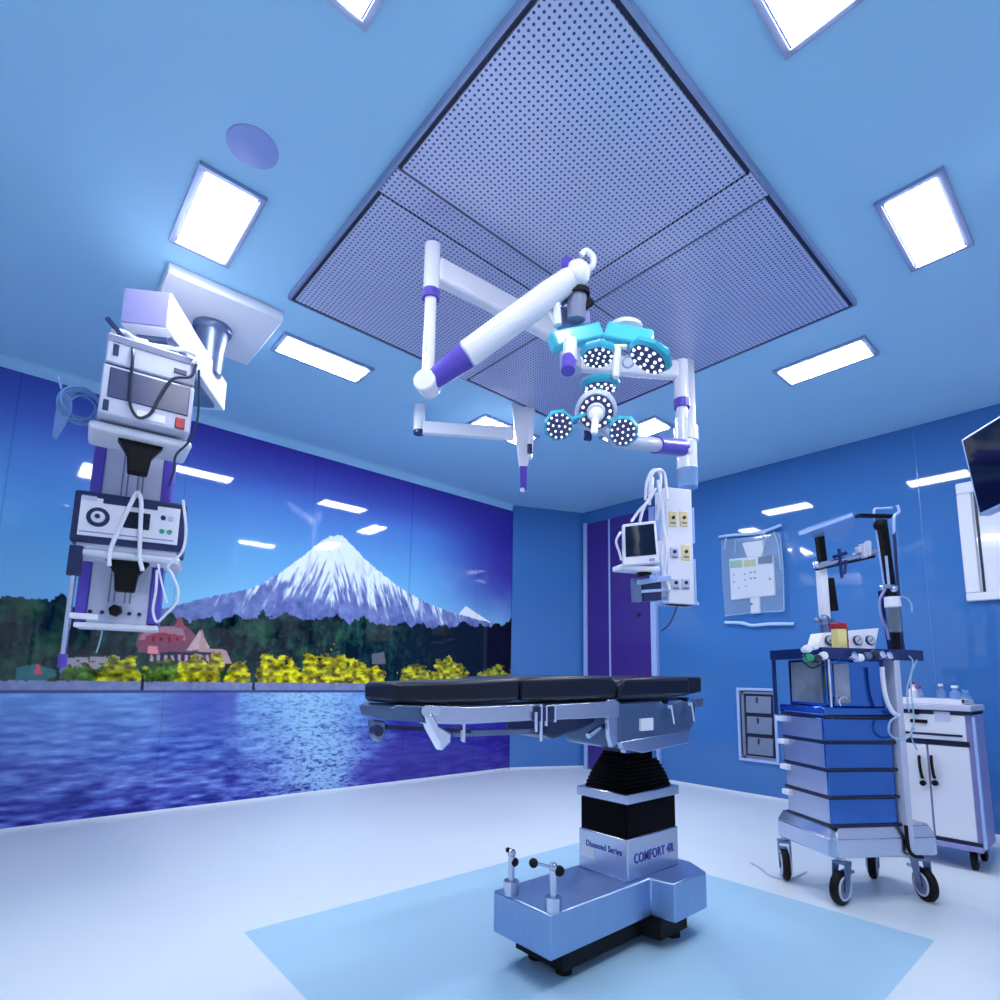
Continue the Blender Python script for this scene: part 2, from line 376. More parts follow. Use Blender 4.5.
    dk = sm(.62, .75, vnoise(Yf, Yf*0, 2.2, 1, 310))*sm(.6, 0, t)*sm(.9, 1.3, Yf)*sm(2.1, 1.7, Yf); wc = wc*(1-dk[:, None]*.6)+np.array((50, 52, 160))*dk[:, None]*.6
    pr = sm(2.9, 3.7, Yf+(edge-.5)*.8+t*.25); wc = wc*(1-pr[:, None]*.93)+(np.array((42, 36, 150))+(rip[:, None]-.5)*26)*pr[:, None]*.93
    col[wm] = wc[wm]
    # sheet joints of the glass print
    for yj in (-.1, 1.12, 2.34, 3.56, 4.6):
        j = np.abs(Yf-yj) < .005; col[j] = col[j]*.86
    col = np.clip(col, 0, 255)/255; col = np.where(col <= .04045, col/12.92, ((col+.055)/1.055)**2.4)
    col = np.clip(col*MURAL_GAIN, 0, 1)
    I = np.arange(ny*nz).reshape(ny, nz)
    q = np.stack([I[:-1, :-1], I[:-1, 1:], I[1:, 1:], I[1:, :-1]], -1).reshape(-1, 4)
    q = q[:, ::-1]
    co = np.stack([np.full(Yf.size, XW+.0), Yf, Zf], -1)
    # give the print a real thickness: a back border ring
    bidx = np.concatenate([I[:, 0], I[-1, 1:], I[::-1, -1][1:], I[0, ::-1][1:-1]])
    bco = co[bidx].copy(); bco[:, 0] = XW-.012; n0 = len(co); nb = len(bidx)
    rim = np.array([(bidx[i], n0+i, n0+(i+1) % nb, bidx[(i+1) % nb]) for i in range(nb)])
    allc = np.vstack([co, bco]); allq = np.vstack([q, rim])
    me = bpy.data.meshes.new('mural'); me.vertices.add(len(allc)); me.vertices.foreach_set('co', allc.ravel())
    me.loops.add(allq.size); me.loops.foreach_set('vertex_index', allq.ravel().astype(np.int32))
    me.polygons.add(len(allq)); me.polygons.foreach_set('loop_start', np.arange(0, allq.size, 4, dtype=np.int32))
    me.update(calc_edges=True)
    a = me.color_attributes.new('print', 'FLOAT_COLOR', 'POINT')
    cc = np.ones((len(allc), 4), np.float32); cc[:n0, :3] = col; cc[n0:, :3] = col[bidx]
    a.data.foreach_set('color', cc.ravel())
    if me.polygons[0].normal.x < 0: me.flip_normals()
    m = bpy.data.materials.new('printed glass mural'); m.use_nodes = True; nt = m.node_tree; b = nt.nodes['Principled BSDF']
    at = nt.nodes.new('ShaderNodeAttribute'); at.attribute_name = 'print'; nt.links.new(at.outputs['Color'], b.inputs['Base Color'])
    b.inputs['Roughness'].default_value = .04; b.inputs['Specular IOR Level'].default_value = .55
    me.materials.append(m)
    o = bpy.data.objects.new('mural', me); C.objects.link(o)
    tag(o, 'glossy printed wall mural of a snowy volcano above forest and blue lake', 'mural')
MURAL_GAIN = np.array((1.7, 1.5, 1.15))
mural()

# ------------------------------------------------------------ door
dx0, dx1, dzt = -5.11, -4.0, 3.40
d = thing('door_1', 'violet sliding door with pale metal frame in the far corner', 'door', ((dx0+dx1)/2, YW-.02, 0)); d['kind'] = 'structure'
xm = ON(612, 600, 1, YW).x
MB().box(dx0+.04, YW-.05, .02, xm-.012, YW-.01, dzt).build('door_leaf', 'purple_door', d)
lf = MB().box(xm+.012, YW-.05, .02, dx1-.04, YW-.01, dzt).build('door_leaf', 'purple_door', d)
MB().box(xm-.012, YW-.056, .02, xm+.012, YW-.01, dzt).build('center_strip', 'trimlight', d)
MB().box(dx0-.02, YW-.07, .0, dx0+.035, YW-.01, dzt+.02).build('door_jamb', 'trimlight', d)
MB().box(dx1-.04, YW-.07, .0, dx1+.035, YW-.01, dzt+.02).build('door_jamb', 'trimlight', d)
q = ON(634, 597, 1, YW-.06)
MB().box(q.x-.03, YW-.075, q.z-.07, q.x+.03, YW-.05, q.z+.07).build('door_handle', 'dkblue', lf, bevel=.01)
q = ON(638, 614, 1, YW-.06)
MB().cyl((q.x, YW-.05, q.z), (q.x, YW-.07, q.z), .03).build('keyhole_plate', 'dkblue', lf)

# ------------------------------------------------------------ laminar airflow ceiling array
zp = 3.555
AX0, AX1, AY0, AY1 = -3.455, -.985, 1.165, 3.905
k = (3.6-1.2)/(3.66-1.2); kz = (zp-1.2)/2.46
af = thing('laminar_airflow_ceiling', 'large perforated metal airflow ceiling of four panels above the table', 'air diffuser', (-2.2, 2.54, 3.6))
sx = [-3.505*kz, -2.36*kz, -2.18*kz, -1.048*kz]; sy = [1.222*kz, 2.502*kz, 2.70*kz, 3.967*kz]
MB().box(sx[0]-.02, sy[0]-.02, zp+.012, sx[3]+.02, sy[3]+.02, 3.6).build('backing_frame', 'gasket', af)
fr = MB(); w = .02
for (a, b, c_, e) in ((sx[0]-.026, sy[0]-.026, sx[3]+.026, sy[0]-.012), (sx[0]-.026, sy[3]+.012, sx[3]+.026, sy[3]+.026), (sx[0]-.026, sy[0]-.012, sx[0]-.012, sy[3]+.012), (sx[3]+.012, sy[0]-.012, sx[3]+.026, sy[3]+.012)):
    fr.box(a, b, zp+.004, c_, e, 3.599)
fr.build('outer_trim', 'lampframe', af)
g = .010
for (x0, x1) in ((sx[0], sx[1]), (sx[2], sx[3])):
    for (y0, y1) in ((sy[0], sy[1]), (sy[2], sy[3])):
        MB().box(x0+g, y0+g, zp, x1-g, y1-g, zp+.014).build('perforated_panel', 'perf', af)
MB().box(sx[1]+g*.4, sy[0]-.01, zp, sx[2]-g*.4, sy[3]+.01, zp+.014).build('perforated_strip', 'perf', af)
for (x0, x1) in ((sx[0], sx[1]), (sx[2], sx[3])):
    MB().box(x0-.01 if x0 == sx[0] else x0+g, sy[1]+g*.4, zp, x1-g if x0 == sx[0] else x1+.01, sy[2]-g*.4, zp+.014).build('perforated_strip', 'perf', af)

# ------------------------------------------------------------ ceiling lights
def light(x0, y0, x1, y1, label):
    t = thing('ceiling_light', label, 'light', ((x0+x1)/2, (y0+y1)/2, ZC), 0, 'square and slim ceiling lights around the airflow panels')
    fw = .026; b = MB()
    b.box(x0, y0, 3.578, x1, y0+fw, 3.599).box(x0, y1-fw, 3.578, x1, y1, 3.599).box(x0, y0+fw, 3.578, x0+fw, y1-fw, 3.599).box(x1-fw, y0+fw, 3.578, x1, y1-fw, 3.599)
    b.build('light_frame', 'lampframe', t)
    i = fw-.004; b = MB(); b.box(x0+i-.006, y0+i-.006, 3.586, x1-i+.006, y1-i+.006, 3.597); b.build('inner_gasket', 'gasket', t)
    i = fw+.012
    MB().box(x0+i, y0+i, 3.572, x1-i, y1-i, 3.598).build('diffuser', 'lamp', t)
def sc2(v): return v*k
for (x0, y0, x1, y1, lab) in (
    (-3.46, .475, -2.79, .80, 'brightest ceiling light at upper left, above the white ceiling plate'),
    (-1.74, .475, -1.08, .80, 'ceiling light at the top edge left of the largest airflow panel'),
    (-4.17, 1.31, -3.88, 2.04, 'slim ceiling light left of the airflow array beside the ceiling plate'),
    (-4.17, 3.20, -3.86, 3.93, 'ceiling light behind the short hanging bar near the far left corner'),
    (-3.46, 4.38, -2.79, 4.70, 'ceiling light behind the surgical lamp beside the white service column'),
    (-1.725, 4.38, -1.085, 4.70, 'slim ceiling light at the right between airflow array and blue wall'),
    (-.695, 3.14, -.405, 3.85, 'tall bright ceiling light at the right edge above the dark screen'),
    (-.71, 1.36, -.42, 2.09, 'ceiling light at the top edge right of the largest airflow panel')):
    light(x0*k, y0*k, x1*k, y1*k, lab)
q = ON(253, 147, 2, ZC)
tag(MB().lathe((q.x, q.y, ZC-.0005), (0, 0, -1), [(.112, 0), (.112, .004), (.104, .008), (0, .009)], 40).build('ceiling_cover', 'disc'), 'round flat lilac cover on the ceiling above the upper left light', 'ceiling cover')

# ============================================================ LEFT CEILING PENDANT
wl = hdir(1600, 700); nl = Vector((wl.y, -wl.x, 0))          # width direction and outward normal of the hanging gear
if nl.dot(Vector((0, 0, 0))-D(116, 624, 3.2)) < 0: nl = -nl
A = ON(213, 325, 2, 3.55)
colc = D(116, 624, 3.15); zb = colc.z
cb = Vector((colc.x, colc.y, 0)) - nl*.11
pend = thing('ceiling_pendant', 'white and violet ceiling equipment pendant at the left with two shelves', 'equipment pendant', (A.x, A.y, 3.6))
p0, p1 = ON(168, 272, 2, 3.53), ON(284, 321, 2, 3.53)
MB().box(p0.x-.74, p0.y, 3.53, p0.x, p1.y, 3.6).build('ceiling_plate', 'white', pend, bevel=.008)
MB().lathe((A.x, A.y, 3.53), (0, 0, -1), [(.122, 0), (.122, .03), (.112, .045), (.10, .05), (.085, .20), (.08, .34)], 32).build('mounting_collar', 'steel_d', pend)
nt_, ft = D(172, 293, 3.1), D(230, 390, 3.75)
a_dir = hdir(405, 681); zt = nt_.z; h = (zt-D(169, 325, 3.1).z)*1.22
far = Vector((nt_.x, nt_.y, 0))+a_dir*.98
side = Vector((a_dir.y, -a_dir.x, 0))
lc = ON(122, 284, 2, zt); wid = abs((Vector((lc.x, lc.y, 0))-Vector((nt_.x, nt_.y, 0))).dot(side))
if side.dot(Vector((lc.x-nt_.x, lc.y-nt_.y, 0))) < 0: side = -side
cc = (Vector((nt_.x, nt_.y, 0))+far)/2+side*wid/2+Z*(zt-h/2)
MB().obox(cc, a_dir*.49, side*wid/2, Z*h/2).build('swing_arm', 'white_gloss', pend, bevel=.006)
endc = Vector((nt_.x, nt_.y, 0))+side*wid/2+Z*(zt-h/2)-a_dir*.006
MB().obox(endc, a_dir*.006, side*(wid/2-.008), Z*(h/2-.008)).build('arm_end_cap', 'lav', pend)
MB().obox(cc-Z*(h/2+.012), a_dir*.40, side*wid*.33, Z*.014).build('arm_underside_channel', 'steel_d', pend)
# neck and column
top = zt-h-.002; cw = .20
MB().cyl(cb+Z*(top-.0), cb+Z*(top-.14), .09, .085, 28).build('rotary_joint', 'offwhite', pend)
col = MB().obox(cb+Z*((zb+top-.14)/2), wl*(cw*.72), nl*.09, Z*((top-.14-zb)/2)).build('column', 'offwhite', pend, bevel=.006)
for s in (-1, 1):
    MB().obox(cb+wl*s*(cw*.86)+Z*((zb+top-.14)/2), wl*(cw*.14), nl*.098, Z*((top-.14-zb)/2-.01)).build('side_rail', 'violet', pend, bevel=.01)
b = MB()
for t in (-.05, -.025, .025, .05): b.obox(cb+nl*.091+wl*t+Z*((zb+top)/2), wl*.004, nl*.002, Z*((top-zb)/2-.12))
b.build('slot', 'grey', col, kind=None)
MB().obox(cb+Z*(zb-.012), wl*(cw*.98), nl*.1, Z*.014).build('bottom_plate', 'white', pend, bevel=.005)
b = MB()
for px, py in ((92, 609), (104, 608), (131, 610), (141, 612)):
    q = cb+nl*.1; q = q+wl*along(q+Z*1.6, wl, px); b.cyl(q+Z*(zb+.062), q+nl*.008+Z*(zb+.062), .011, n=10)
b.build('bolt', 'dkblue', pend)
q = cb+nl*.1; q = q+wl*along(q+Z*1.6, wl, 117)
b = MB().cyl(q+Z*(zb+.075), q+nl*.05+Z*(zb+.075), .035, .03, 6); b.build('star_knob', 'black', pend)
# shelves
def quad(px0, py0, px1, depth, w_, n_):
    P = D(px0, py0, depth); return P, along(P, w_, px1)
dm = 2.92
SB, sw = quad(68, 553, 180, dm, wl, nl)       # lower shelf, front lower left
def shelf(P, w_, n_, width, dep, th, name_lbl):
    c = P+w_*width/2-n_*dep/2+Z*th/2
    s = MB().obox(c, w_*width/2, n_*dep/2, Z*th/2).build('shelf', 'white', pend, bevel=.02, label=name_lbl)
    c2 = P+w_*width/2
    br = MB(); y = -n_*.06
    tp = [c2+w_*(-.105)+y, c2+w_*.105+y, c2+w_*.055+y-Z*.075, c2+w_*.045+y-Z*.17, c2-w_*.045+y-Z*.17, c2-w_*.055+y-Z*.075]
    br.prism(tp, -n_*.07); br.build('clamp_bracket', 'black', pend, bevel=.008)
    return s
shelf(SB, wl, nl, sw, .36, .035, None)
wu = hdir(1280, 694); nu = Vector((wu.y, -wu.x, 0)); 
if nu.dot(-SB) < 0: nu = -nu
du = 2.80
TB, tw = quad(88, 426, 192, du, wu, nu)
shelf(TB, wu, nu, tw, .30, .045, None)
# accessory pole at the left
q0 = D(76, 555, 2.95); q1 = Vector((q0.x, q0.y, D(66, 668, 2.95).z))
ap = MB().cyl(q0+Z*.05, q1, .014); ap.build('accessory_pole', 'steel', pend)
MB().cyl(q1, q1+Z*.07, .02).build('pole_tip', 'violet', pend)
q = Vector((q0.x, q0.y, D(70, 616, 2.95).z)); MB().bar(q, q+wl*.12-nl*.04, .03, .03).build('pole_clamp', 'white', pend, bevel=.005)
MB().obox(q0+wl*.0-Z*.03, wl*.03, nl*.02, Z*.08).build('pole_bracket', 'dkblue', pend, bevel=.005)
q = cb+wl*-.07+Z*zb; MB().tube([q, q-Z*.1-wl*.01, q-Z*.16-wl*.02], .004).build('hanging_wire', 'tube', pend)

# upper device: generator with smoky panel, two stacked casings
ug = D(97, 414, du-.03); uw = along(ug, wu, 190)
ug = ug+nu*.0+Z*.012; hh = lift(ug, 331)
dev = thing('electrosurgical_unit', 'pale boxy medical unit with smoky panel and red switch on the upper pendant shelf', 'medical device', ug+wu*uw/2-nu*.12)
dd = .26
def slab(P, w_, n_, x0, x1, z0, z1, t0=0, t1=.26):
    return MB().obox(P+w_*(x0+x1)/2-n_*(t0+t1)/2+Z*(z0+z1)/2, w_*(x1-x0)/2, n_*(t1-t0)/2, Z*(z1-z0)/2)
zs_ = hh*.62
slab(ug, wu, nu, 0, uw, 0, zs_-.006).build('lower_casing', 'offwhite', dev, bevel=.008)
slab(ug, wu, nu, .004, uw-.004, zs_+.006, hh).build('upper_casing', 'offwhite', dev, bevel=.008)
slab(ug, wu, nu, .01, uw-.01, zs_-.01, zs_+.01, .01, .24).build('seam', 'dkblue', dev)
slab(ug, wu, nu, .03, uw-.02, zs_*.34, zs_*.93, -.006, .02).build('smoky_panel', 'panelgrey', dev, bevel=.004)
slab(ug, wu, nu, .01, uw-.01, hh-.045, hh-.012, -.004, .02).build('vent_strip', 'grey', dev)
for (x, z, sx_, sz_) in ((.045, hh*.80, .012, .03), (uw-.075, hh*.76, .03, .014), (.03, zs_*.17, .012, .028)):
    slab(ug, wu, nu, x-sx_, x+sx_, z-sz_, z+sz_, -.006, .01).build('socket', 'dkblue', dev, bevel=.003)
slab(ug, wu, nu, uw-.075, uw-.03, .012, .012+zs_*.22, -.012, .01).build('power_switch', 'red', dev, bevel=.004, label='red rocker switch')
slab(ug, wu, nu, .16, uw-.12, .02, .06, -.004, .01).build('label_plate', 'white', dev)
lp = slab(ug, wu, nu, 0, 0, 0, 0)
pts = [ug+wu*x+nu*.02+Z*z for x, z in ((.10, hh+.01), (.115, hh*.8), (.12, hh*.45), (.13, hh*.16), (.17, hh*.03), (.22, hh*.12), (.25, hh*.35), (.30, hh*.62), (.38, hh*.72), (.40, hh*.9))]
pts[0] -= nu*.1
MB().tube(pts, .008).build('power_cable', 'cableg', dev)
# coiled leads lying on top
tl_ = ug+Z*(hh+.004)
b = MB()
b.tube([tl_+wu*.02-nu*.03+Z*.02, tl_+wu*.07-nu*.06+Z*.05, tl_+wu*.12-nu*.03+Z*.015, tl_+wu*.17-nu*.08+Z*.045], .011)
b.tube([tl_+wu*.15-nu*.05+Z*.012, tl_+wu*.22-nu*.12+Z*.06, tl_+wu*.30-nu*.07+Z*.05, tl_+wu*.34+nu*.0+Z*.02, tl_+wu*.40+nu*.018+Z*.0, tl_+wu*.385+nu*.02-Z*.05], .011)
b.ring(tl_+wu*.24-nu*.1+Z*.03, Z+nu*.6, .06, .008)
tag(b.build('white_cable_coil', 'white'), 'white coiled leads lying on top of the upper pendant unit', 'cable')
b = MB(); b.obox(tl_+wu*.03-nu*.02+Z*.035, (wu*.04-Z*.04), nu*.008, (wu*.007+Z*.007))
b.obox(tl_+wu*.32-nu*.06+Z*.05, (wu*.05-Z*.045), nu*.008, (wu*.006+Z*.007))
tag(b.build('probe_handle', 'dkblue'), 'dark slim probe handles leaning over the top of the upper pendant unit', 'probe')

# clear tubing and bag hanging left of the upper device
cx = D(83, 404, 3.02); b = MB()
for i in range(7):
    b.ring(cx+wl*random.uniform(-.02, .02)+Z*random.uniform(-.03, .03), nl+wl*random.uniform(-.4, .4)+Z*random.uniform(-.3, .3), random.uniform(.07, .11), .006, n=24)
b.tube([cx+Z*.0+wl*.08, cx-Z*.1+wl*.06, cx-Z*.16+wl*.1, cx-Z*.2+wl*.14], .006)
b.tube([cx+Z*.06-wl*.1, cx+Z*.12-wl*.12], .006)
tc_ = b.build('tubing_coil', 'coil'); tag(tc_, 'coiled clear tubing with limp plastic bag hanging beside the upper pendant unit', 'tubing')
P = [D(x, y, 2.97) for x, y in ((63, 391), (72, 398), (72, 412), (66, 424), (56, 440), (52, 436), (54, 420), (57, 402))]
MB().prism(P, -nl*.012).build('plastic_bag', 'frost', tc_, bevel=.003)

# middle device
mg = SB+Z*.037+nl*.0-wl*.0; dfw = along(mg, wl, 181); mh = lift(mg, 489)
mg = mg - wl*.005; dfw = dfw+.01
ins = thing('light_source_unit', 'white fronted unit with round dial in dark blue case on the lower pendant shelf', 'medical device', mg+wl*dfw/2-nl*.15)
def sl2(x0, x1, z0, z1, t0, t1): return slab(mg, wl, nl, x0, x1, z0, z1, t0, t1)
sl2(.03, dfw-.03, 0, .03, .02, .28).build('foot', 'offwhite', ins)
sl2(0, dfw, .03, mh, .0, .3).build('case', 'dkblue', ins, bevel=.012)
sl2(.032, dfw-.03, .065, mh-.035, -.008, .01).build('front_panel', 'white', ins, bevel=.003)
sl2(.13, dfw-.14, mh-.06, mh-.035, -.012, 0).build('top_slot', 'dkblue', ins)
sl2(.035, .10, mh-.052, mh-.03, -.014, 0).build('vent_strip', 'offwhite', ins)
dc = mg+wl*.115+nl*.008+Z*(.03+(mh-.03)*.5)
dl = MB().cyl(dc, dc+nl*.006, .052, n=32).build('dial', 'dkblue', ins)
MB().cyl(dc+nl*.006, dc+nl*.022, .032, .028, 28).build('dial_cap', 'white', dl); MB().cyl(dc+nl*.022, dc+nl*.03, .012, n=16).build('dial_pin', 'dkblue', dl)
sl2(dfw*.5-.03, dfw*.5+.09, mh*.42, mh*.72, -.012, 0).build('display', 'screen', ins, bevel=.003)
for i, (x, z, m) in enumerate(((.79, .68, 'dkblue'), (.86, .68, 'offwhite'), (.79, .43, 'green'), (.86, .43, 'green'))):
    c = mg+wl*dfw*x+nl*.008+Z*mh*z; MB().cyl(c, c+nl*.006, .013, n=14).build('button', m, ins)
sl2(.04, dfw-.05, .082, .088, -.011, 0).build('trim_line', 'lav', ins)
b = MB()
c = mg+nl*.03
b.tube([c+wl*dfw*.37-Z*.09, c+wl*dfw*.36-Z*.01, c+wl*dfw*.42+Z*mh*.4, c+wl*dfw*.50+Z*mh*.9, c+wl*dfw*.54+Z*(mh+.02), c+wl*dfw*.58+Z*mh*.9, c+wl*dfw*.60+Z*mh*.4, c+wl*dfw*.62-Z*.02, c+wl*dfw*.66-Z*.1], .011)
b.build('light_cable', 'white', ins)
b = MB()
q = D(172, 565, 2.9)
b.tube([D(x, y, 2.9) for x, y in ((183, 500), (186, 530), (182, 552), (168, 566), (172, 574), (178, 590), (176, 603), (166, 614), (157, 622), (153, 610), (156, 590), (157, 570))], .007)
b.tube([D(x, y, 2.93) for x, y in ((158, 564), (161, 580), (167, 603))], .005)
tag(b.build('dangling_leads', 'white'), 'white leads looping down at the right of the lower pendant shelf', 'cable')
b = MB(); b.tube([D(x, y, 3.0) for x, y in ((199, 370), (198, 415), (190, 440), (176, 455), (174, 470), (169, 486))], .006)
tag(b.build('drop_cable', 'cableg'), 'thin dark cable running down between the two pendant shelves', 'cable')

# ============================================================ SURGICAL LIGHTS
SP = ON(571, 297, 2, 3.6); SP = Vector((SP.x, SP.y, 0))
zA = 3.30
AL = ON(432, 268, 2, zA); AL = Vector((AL.x, AL.y, 0))
sl = thing('surgical_light', 'main turquoise surgical light on the thick white spring arm', 'surgical light', (SP.x, SP.y, 3.55))
def vz(P, py): P = Vector((P.x, P.y, 2.)); return 2.+lift(P, py)
# spindle
MB().lathe(SP+Z*3.553, -Z, [(.10, 0), (.10, .02), (.075, .03), (.07, .10)], 30).build('ceiling_flange', 'steel_d', sl)
z_h = vz(SP, 318)
MB().cyl(SP+Z*3.46, SP+Z*(z_h+.06), .062, n=28).build('spindle', 'grey', sl)
MB().cyl(SP+Z*(3.34), SP+Z*(3.30), .085, n=28).build('bearing_ring', 'black', sl)
MB().cyl(SP+Z*(z_h+.10), SP+Z*(z_h-.0), .056, .05, 24).build('spindle_cap', 'grey', sl)
d = (AL-SP); dn = d.normalized()
MB().bar(SP+dn*.08+Z*(zA), AL-dn*.03+Z*(zA), .075, .135).build('extension_arm', 'white', sl, bevel=.02, seg=3)
zt_, zr, zbt = vz(AL, 246), vz(AL, 293), vz(AL, 384)
MB().cyl(AL+Z*zt_, AL+Z*zr, .042, n=28).build('joint_tube', 'white_gloss', sl)
MB().cyl(AL+Z*zt_, AL+Z*(zt_+.02), .038, .03, 24).build('joint_cap', 'violet', sl)
MB().cyl(AL+Z*(zr+.01), AL+Z*(zr-.035), .045, n=28).build('joint_ring', 'violet', sl)
MB().cyl(AL+Z*(zr-.03), AL+Z*(zbt-.02), .030, .034, 24).build('drop_tube', 'white_gloss', sl)
E0 = AL+Z*(zbt); E1 = D(577, 274, 2.72)
v = (E1-E0).normalized(); el = MB(); sd = v.cross(Z).normalized()
MB().cyl(E0-sd*.05, E0+sd*.05, .058, n=28).build('elbow', 'white_gloss', sl, bevel=.008)
m_ = E0+v*along(E0, v, 466)
MB().cyl(E0+v*.02, m_, .046, .066, 24).build('arm_sleeve', 'violet', sl)
MB().lathe(m_, v, [(.058, 0), (.070, .012), (.066, (E1-m_).length-.16), (.056, (E1-m_).length)], 28).build('spring_arm', 'white_gloss', sl)
MB().ball(E1, .066, 20).build('arm_head', 'white_gloss', sl)
MB().cyl(E1+Z*.03-UP*.0+RT*-.05, E1+Z*.04-RT*.05-FW*.04, .03, n=20).build('head_cap', 'violet', sl)
hk = E1+RT*.035+UP*.03
b = MB(); b.tube([E1+UP*.02, hk+RT*.03+UP*.0, hk+RT*.045+UP*.045, hk+RT*.01+UP*.08, hk-RT*.015+UP*.06], .015); b.build('hook', 'white_gloss', sl)
# yoke to lamp head
b = MB(); Y0 = D(548, 305, 2.76); Y1 = D(559, 326, 2.74)
b.tube([E1-v*.12, D(556, 300, 2.74), D(558, 325, 2.74)], .02, 12); b.tube([E1-v*.28, D(545, 308, 2.76), D(557, 326, 2.75)], .014, 10)
b.build('yoke', 'white_gloss', sl)
MB().cyl(D(577, 296, 2.76), D(576, 320, 2.76), .048, .044).build('wrist_joint', 'grey', sl)
MB().cyl(D(577, 291, 2.76), D(577, 296, 2.76), .062, .062).build('wrist_ring', 'black', sl)
MB().cyl(D(560, 298, 2.80), D(566, 301, 2.78), .03, .03).build('side_motor', 'chrome', sl)
MB().bar(D(584, 307, 2.76), D(592, 301, 2.76), .03, .03).build('ring_latch', 'black', sl)
LH = D(607, 328, 2.86)
P = [D(558, 309, 2.78), D(590, 311, 2.84), D(590, 324, 2.84), D(558, 326, 2.78)]
MB().prism(P, FW*.08).build('lamp_bracket', 'lav', sl, bevel=.006)
def hslab(pa, pb, da, db, th, dep, name, m, parent, **kw):
    a, b_ = D(*pa, da), D(*pb, db); w_ = (b_-a)
    n_ = w_.cross(Z).normalized(); n_ = n_ if n_.dot(FW) > 0 else -n_
    return MB().obox((a+b_)/2+n_*dep/2, w_/2, n_*dep/2, w_.cross(n_).normalized()*th/2).build(name, m, parent, **kw)
hslab((555, 338), (603, 328), 2.70, 2.80, .082, .08, 'lamp_wing', 'teal', sl, bevel=.012)
hslab((605, 328), (651, 337), 2.80, 2.72, .086, .08, 'lamp_wing', 'teal', sl, bevel=.012)
hslab((649, 341), (666, 352), 2.72, 2.68, .05, .08, 'lamp_wing', 'teal', sl, bevel=.01)
MB().lathe(D(624, 332, 2.92), Z, [(.095, 0), (.095, .02), (.08, .035), (.04, .044), (0, .046)], 32).build('lamp_dome', 'white_gloss', sl)
def pod(c, n, R, th, parent, shell='teal_d', ringonly=False, leds=((.78, 12), (.42, 6), (0, 1))):
    """one LED pod: hexagonal shell, dark face, cluster of lenses"""
    c, n = Vector(c), Vector(n).normalized()
    s = MB().lathe(c, -n, [(R*.96, -.002), (R*1.10, .012), (R*1.12, th*.6), (R*.7, th)], 8 if not ringonly else 40).build('lamp_pod', shell, parent)
    MB().cyl(c, c+n*.006, R*.9, n=32).build('pod_face', 'ledface', s)
    x = n.orthogonal().normalized(); y = n.cross(x); b = MB()
    for rr, k_ in leds:
        for i in range(k_):
            a = 2*math.pi*i/k_+rr; p = c+(x*math.cos(a)+y*math.sin(a))*R*rr
            b.lathe(p+n*.005, n, [(R*.085, 0), (R*.085, .004), (R*.05, .009)], 10)
    b.build('led_cluster', 'ledlens', s)
    return s
def tocam(c, up=0., right=0., k=1.): return (CAM-Vector(c)).normalized()*k+Z*up+RT*right
c = D(598, 357, 2.72); pod(c, tocam(c, -.8, .0, .12), .080, .05, sl)
c = D(648, 359, 2.62); pod(c, tocam(c, -.7, -.45, -.05), .100, .05, sl)
hc = D(617, 347, 2.70)
MB().cyl(hc+RT*-.045, hc+RT*.045, .013).build('handle_bar', 'white', sl)
MB().cyl(hc, D(616, 378, 2.68), .020, .017).build('sterile_handle', 'white', sl, bevel=.004)
b = MB(); b.ring(D(628, 362, 2.7), FW+Z*.3, .026, .005); b.build('grab_ring', 'tube', sl)
hp = D(570, 340, 2.70); MB().cyl(hp, D(570, 362, 2.68), .032, .036, 20).build('control_knob_stem', 'white', sl)
MB().cyl(D(569, 358, 2.68), D(568, 371, 2.64), .033, .033, 24).build('control_knob', 'violet', sl)

# second light: ring with petals
s2 = thing('satellite_surgical_light', 'smaller surgical light with ring pod, grip and petal pods below the main light', 'surgical light', (SP.x, SP.y, 3.2))
BR = ON(681, 374, 2, 3.14); BR = Vector((BR.x, BR.y, 0))
d = (BR-SP).normalized()
MB().cyl(SP+Z*3.225, SP+Z*3.10, .066, n=28).build('hub', 'offwhite', s2)
MB().bar(SP+d*.05+Z*3.16, BR-d*.02+Z*3.16, .07, .115).build('extension_arm', 'white', s2, bevel=.02, seg=3)
t0, t1, t2, t3 = vz(BR, 362), vz(BR, 400), vz(BR, 408), vz(BR, 448)
MB().cyl(BR+Z*t0, BR+Z*t1, .045, n=28).build('joint_tube', 'white_gloss', s2)
MB().cyl(BR+Z*t1, BR+Z*t2, .05, n=28).build('joint_ring', 'violet', s2)
MB().cyl(BR+Z*t2, BR+Z*t3, .034, n=24).build('drop_tube', 'white_gloss', s2)
E2 = BR+Z*t3; c0_ = D(596, 412, 2.66)
L0 = D(612, 440, 2.8)
v2 = (L0-E2).normalized(); sd2 = v2.cross(Z).normalized()
MB().cyl(E2-sd2*.05, E2+sd2*.05, .05, n=28).build('elbow', 'white_gloss', s2, bevel=.008)
mm = E2+v2*along(E2, v2, 656)
MB().cyl(E2+v2*.02, mm, .052, .05, 24).build('arm_sleeve', 'violet', s2)
MB().lathe(mm, v2, [(.04, 0), (.038, (L0-mm).length*.9), (.02, (L0-mm).length)], 24).build('spring_arm', 'offwhite', s2)
b = MB(); b.tube([L0, D(606, 432, 2.78), D(598, 424, 2.76), D(595, 414, 2.74)], .02, 12); b.build('yoke', 'offwhite', s2)
n_ = tocam(c0_, -.25)
pod(c0_, n_, .088, .05, s2, 'offwhite', True, leds=((.74, 14),))
MB().cyl(c0_, c0_+n_.normalized()*.03, .045, .04, 28).build('handle_boss', 'white', s2)
b = MB(); b.lathe(c0_+n_.normalized()*.03, (D(593, 442, 2.52)-c0_), [(.035, 0), (.03, .03), (.016, .05), (.017, .14), (.01, .16)], 20); b.build('sterile_handle', 'white', s2)
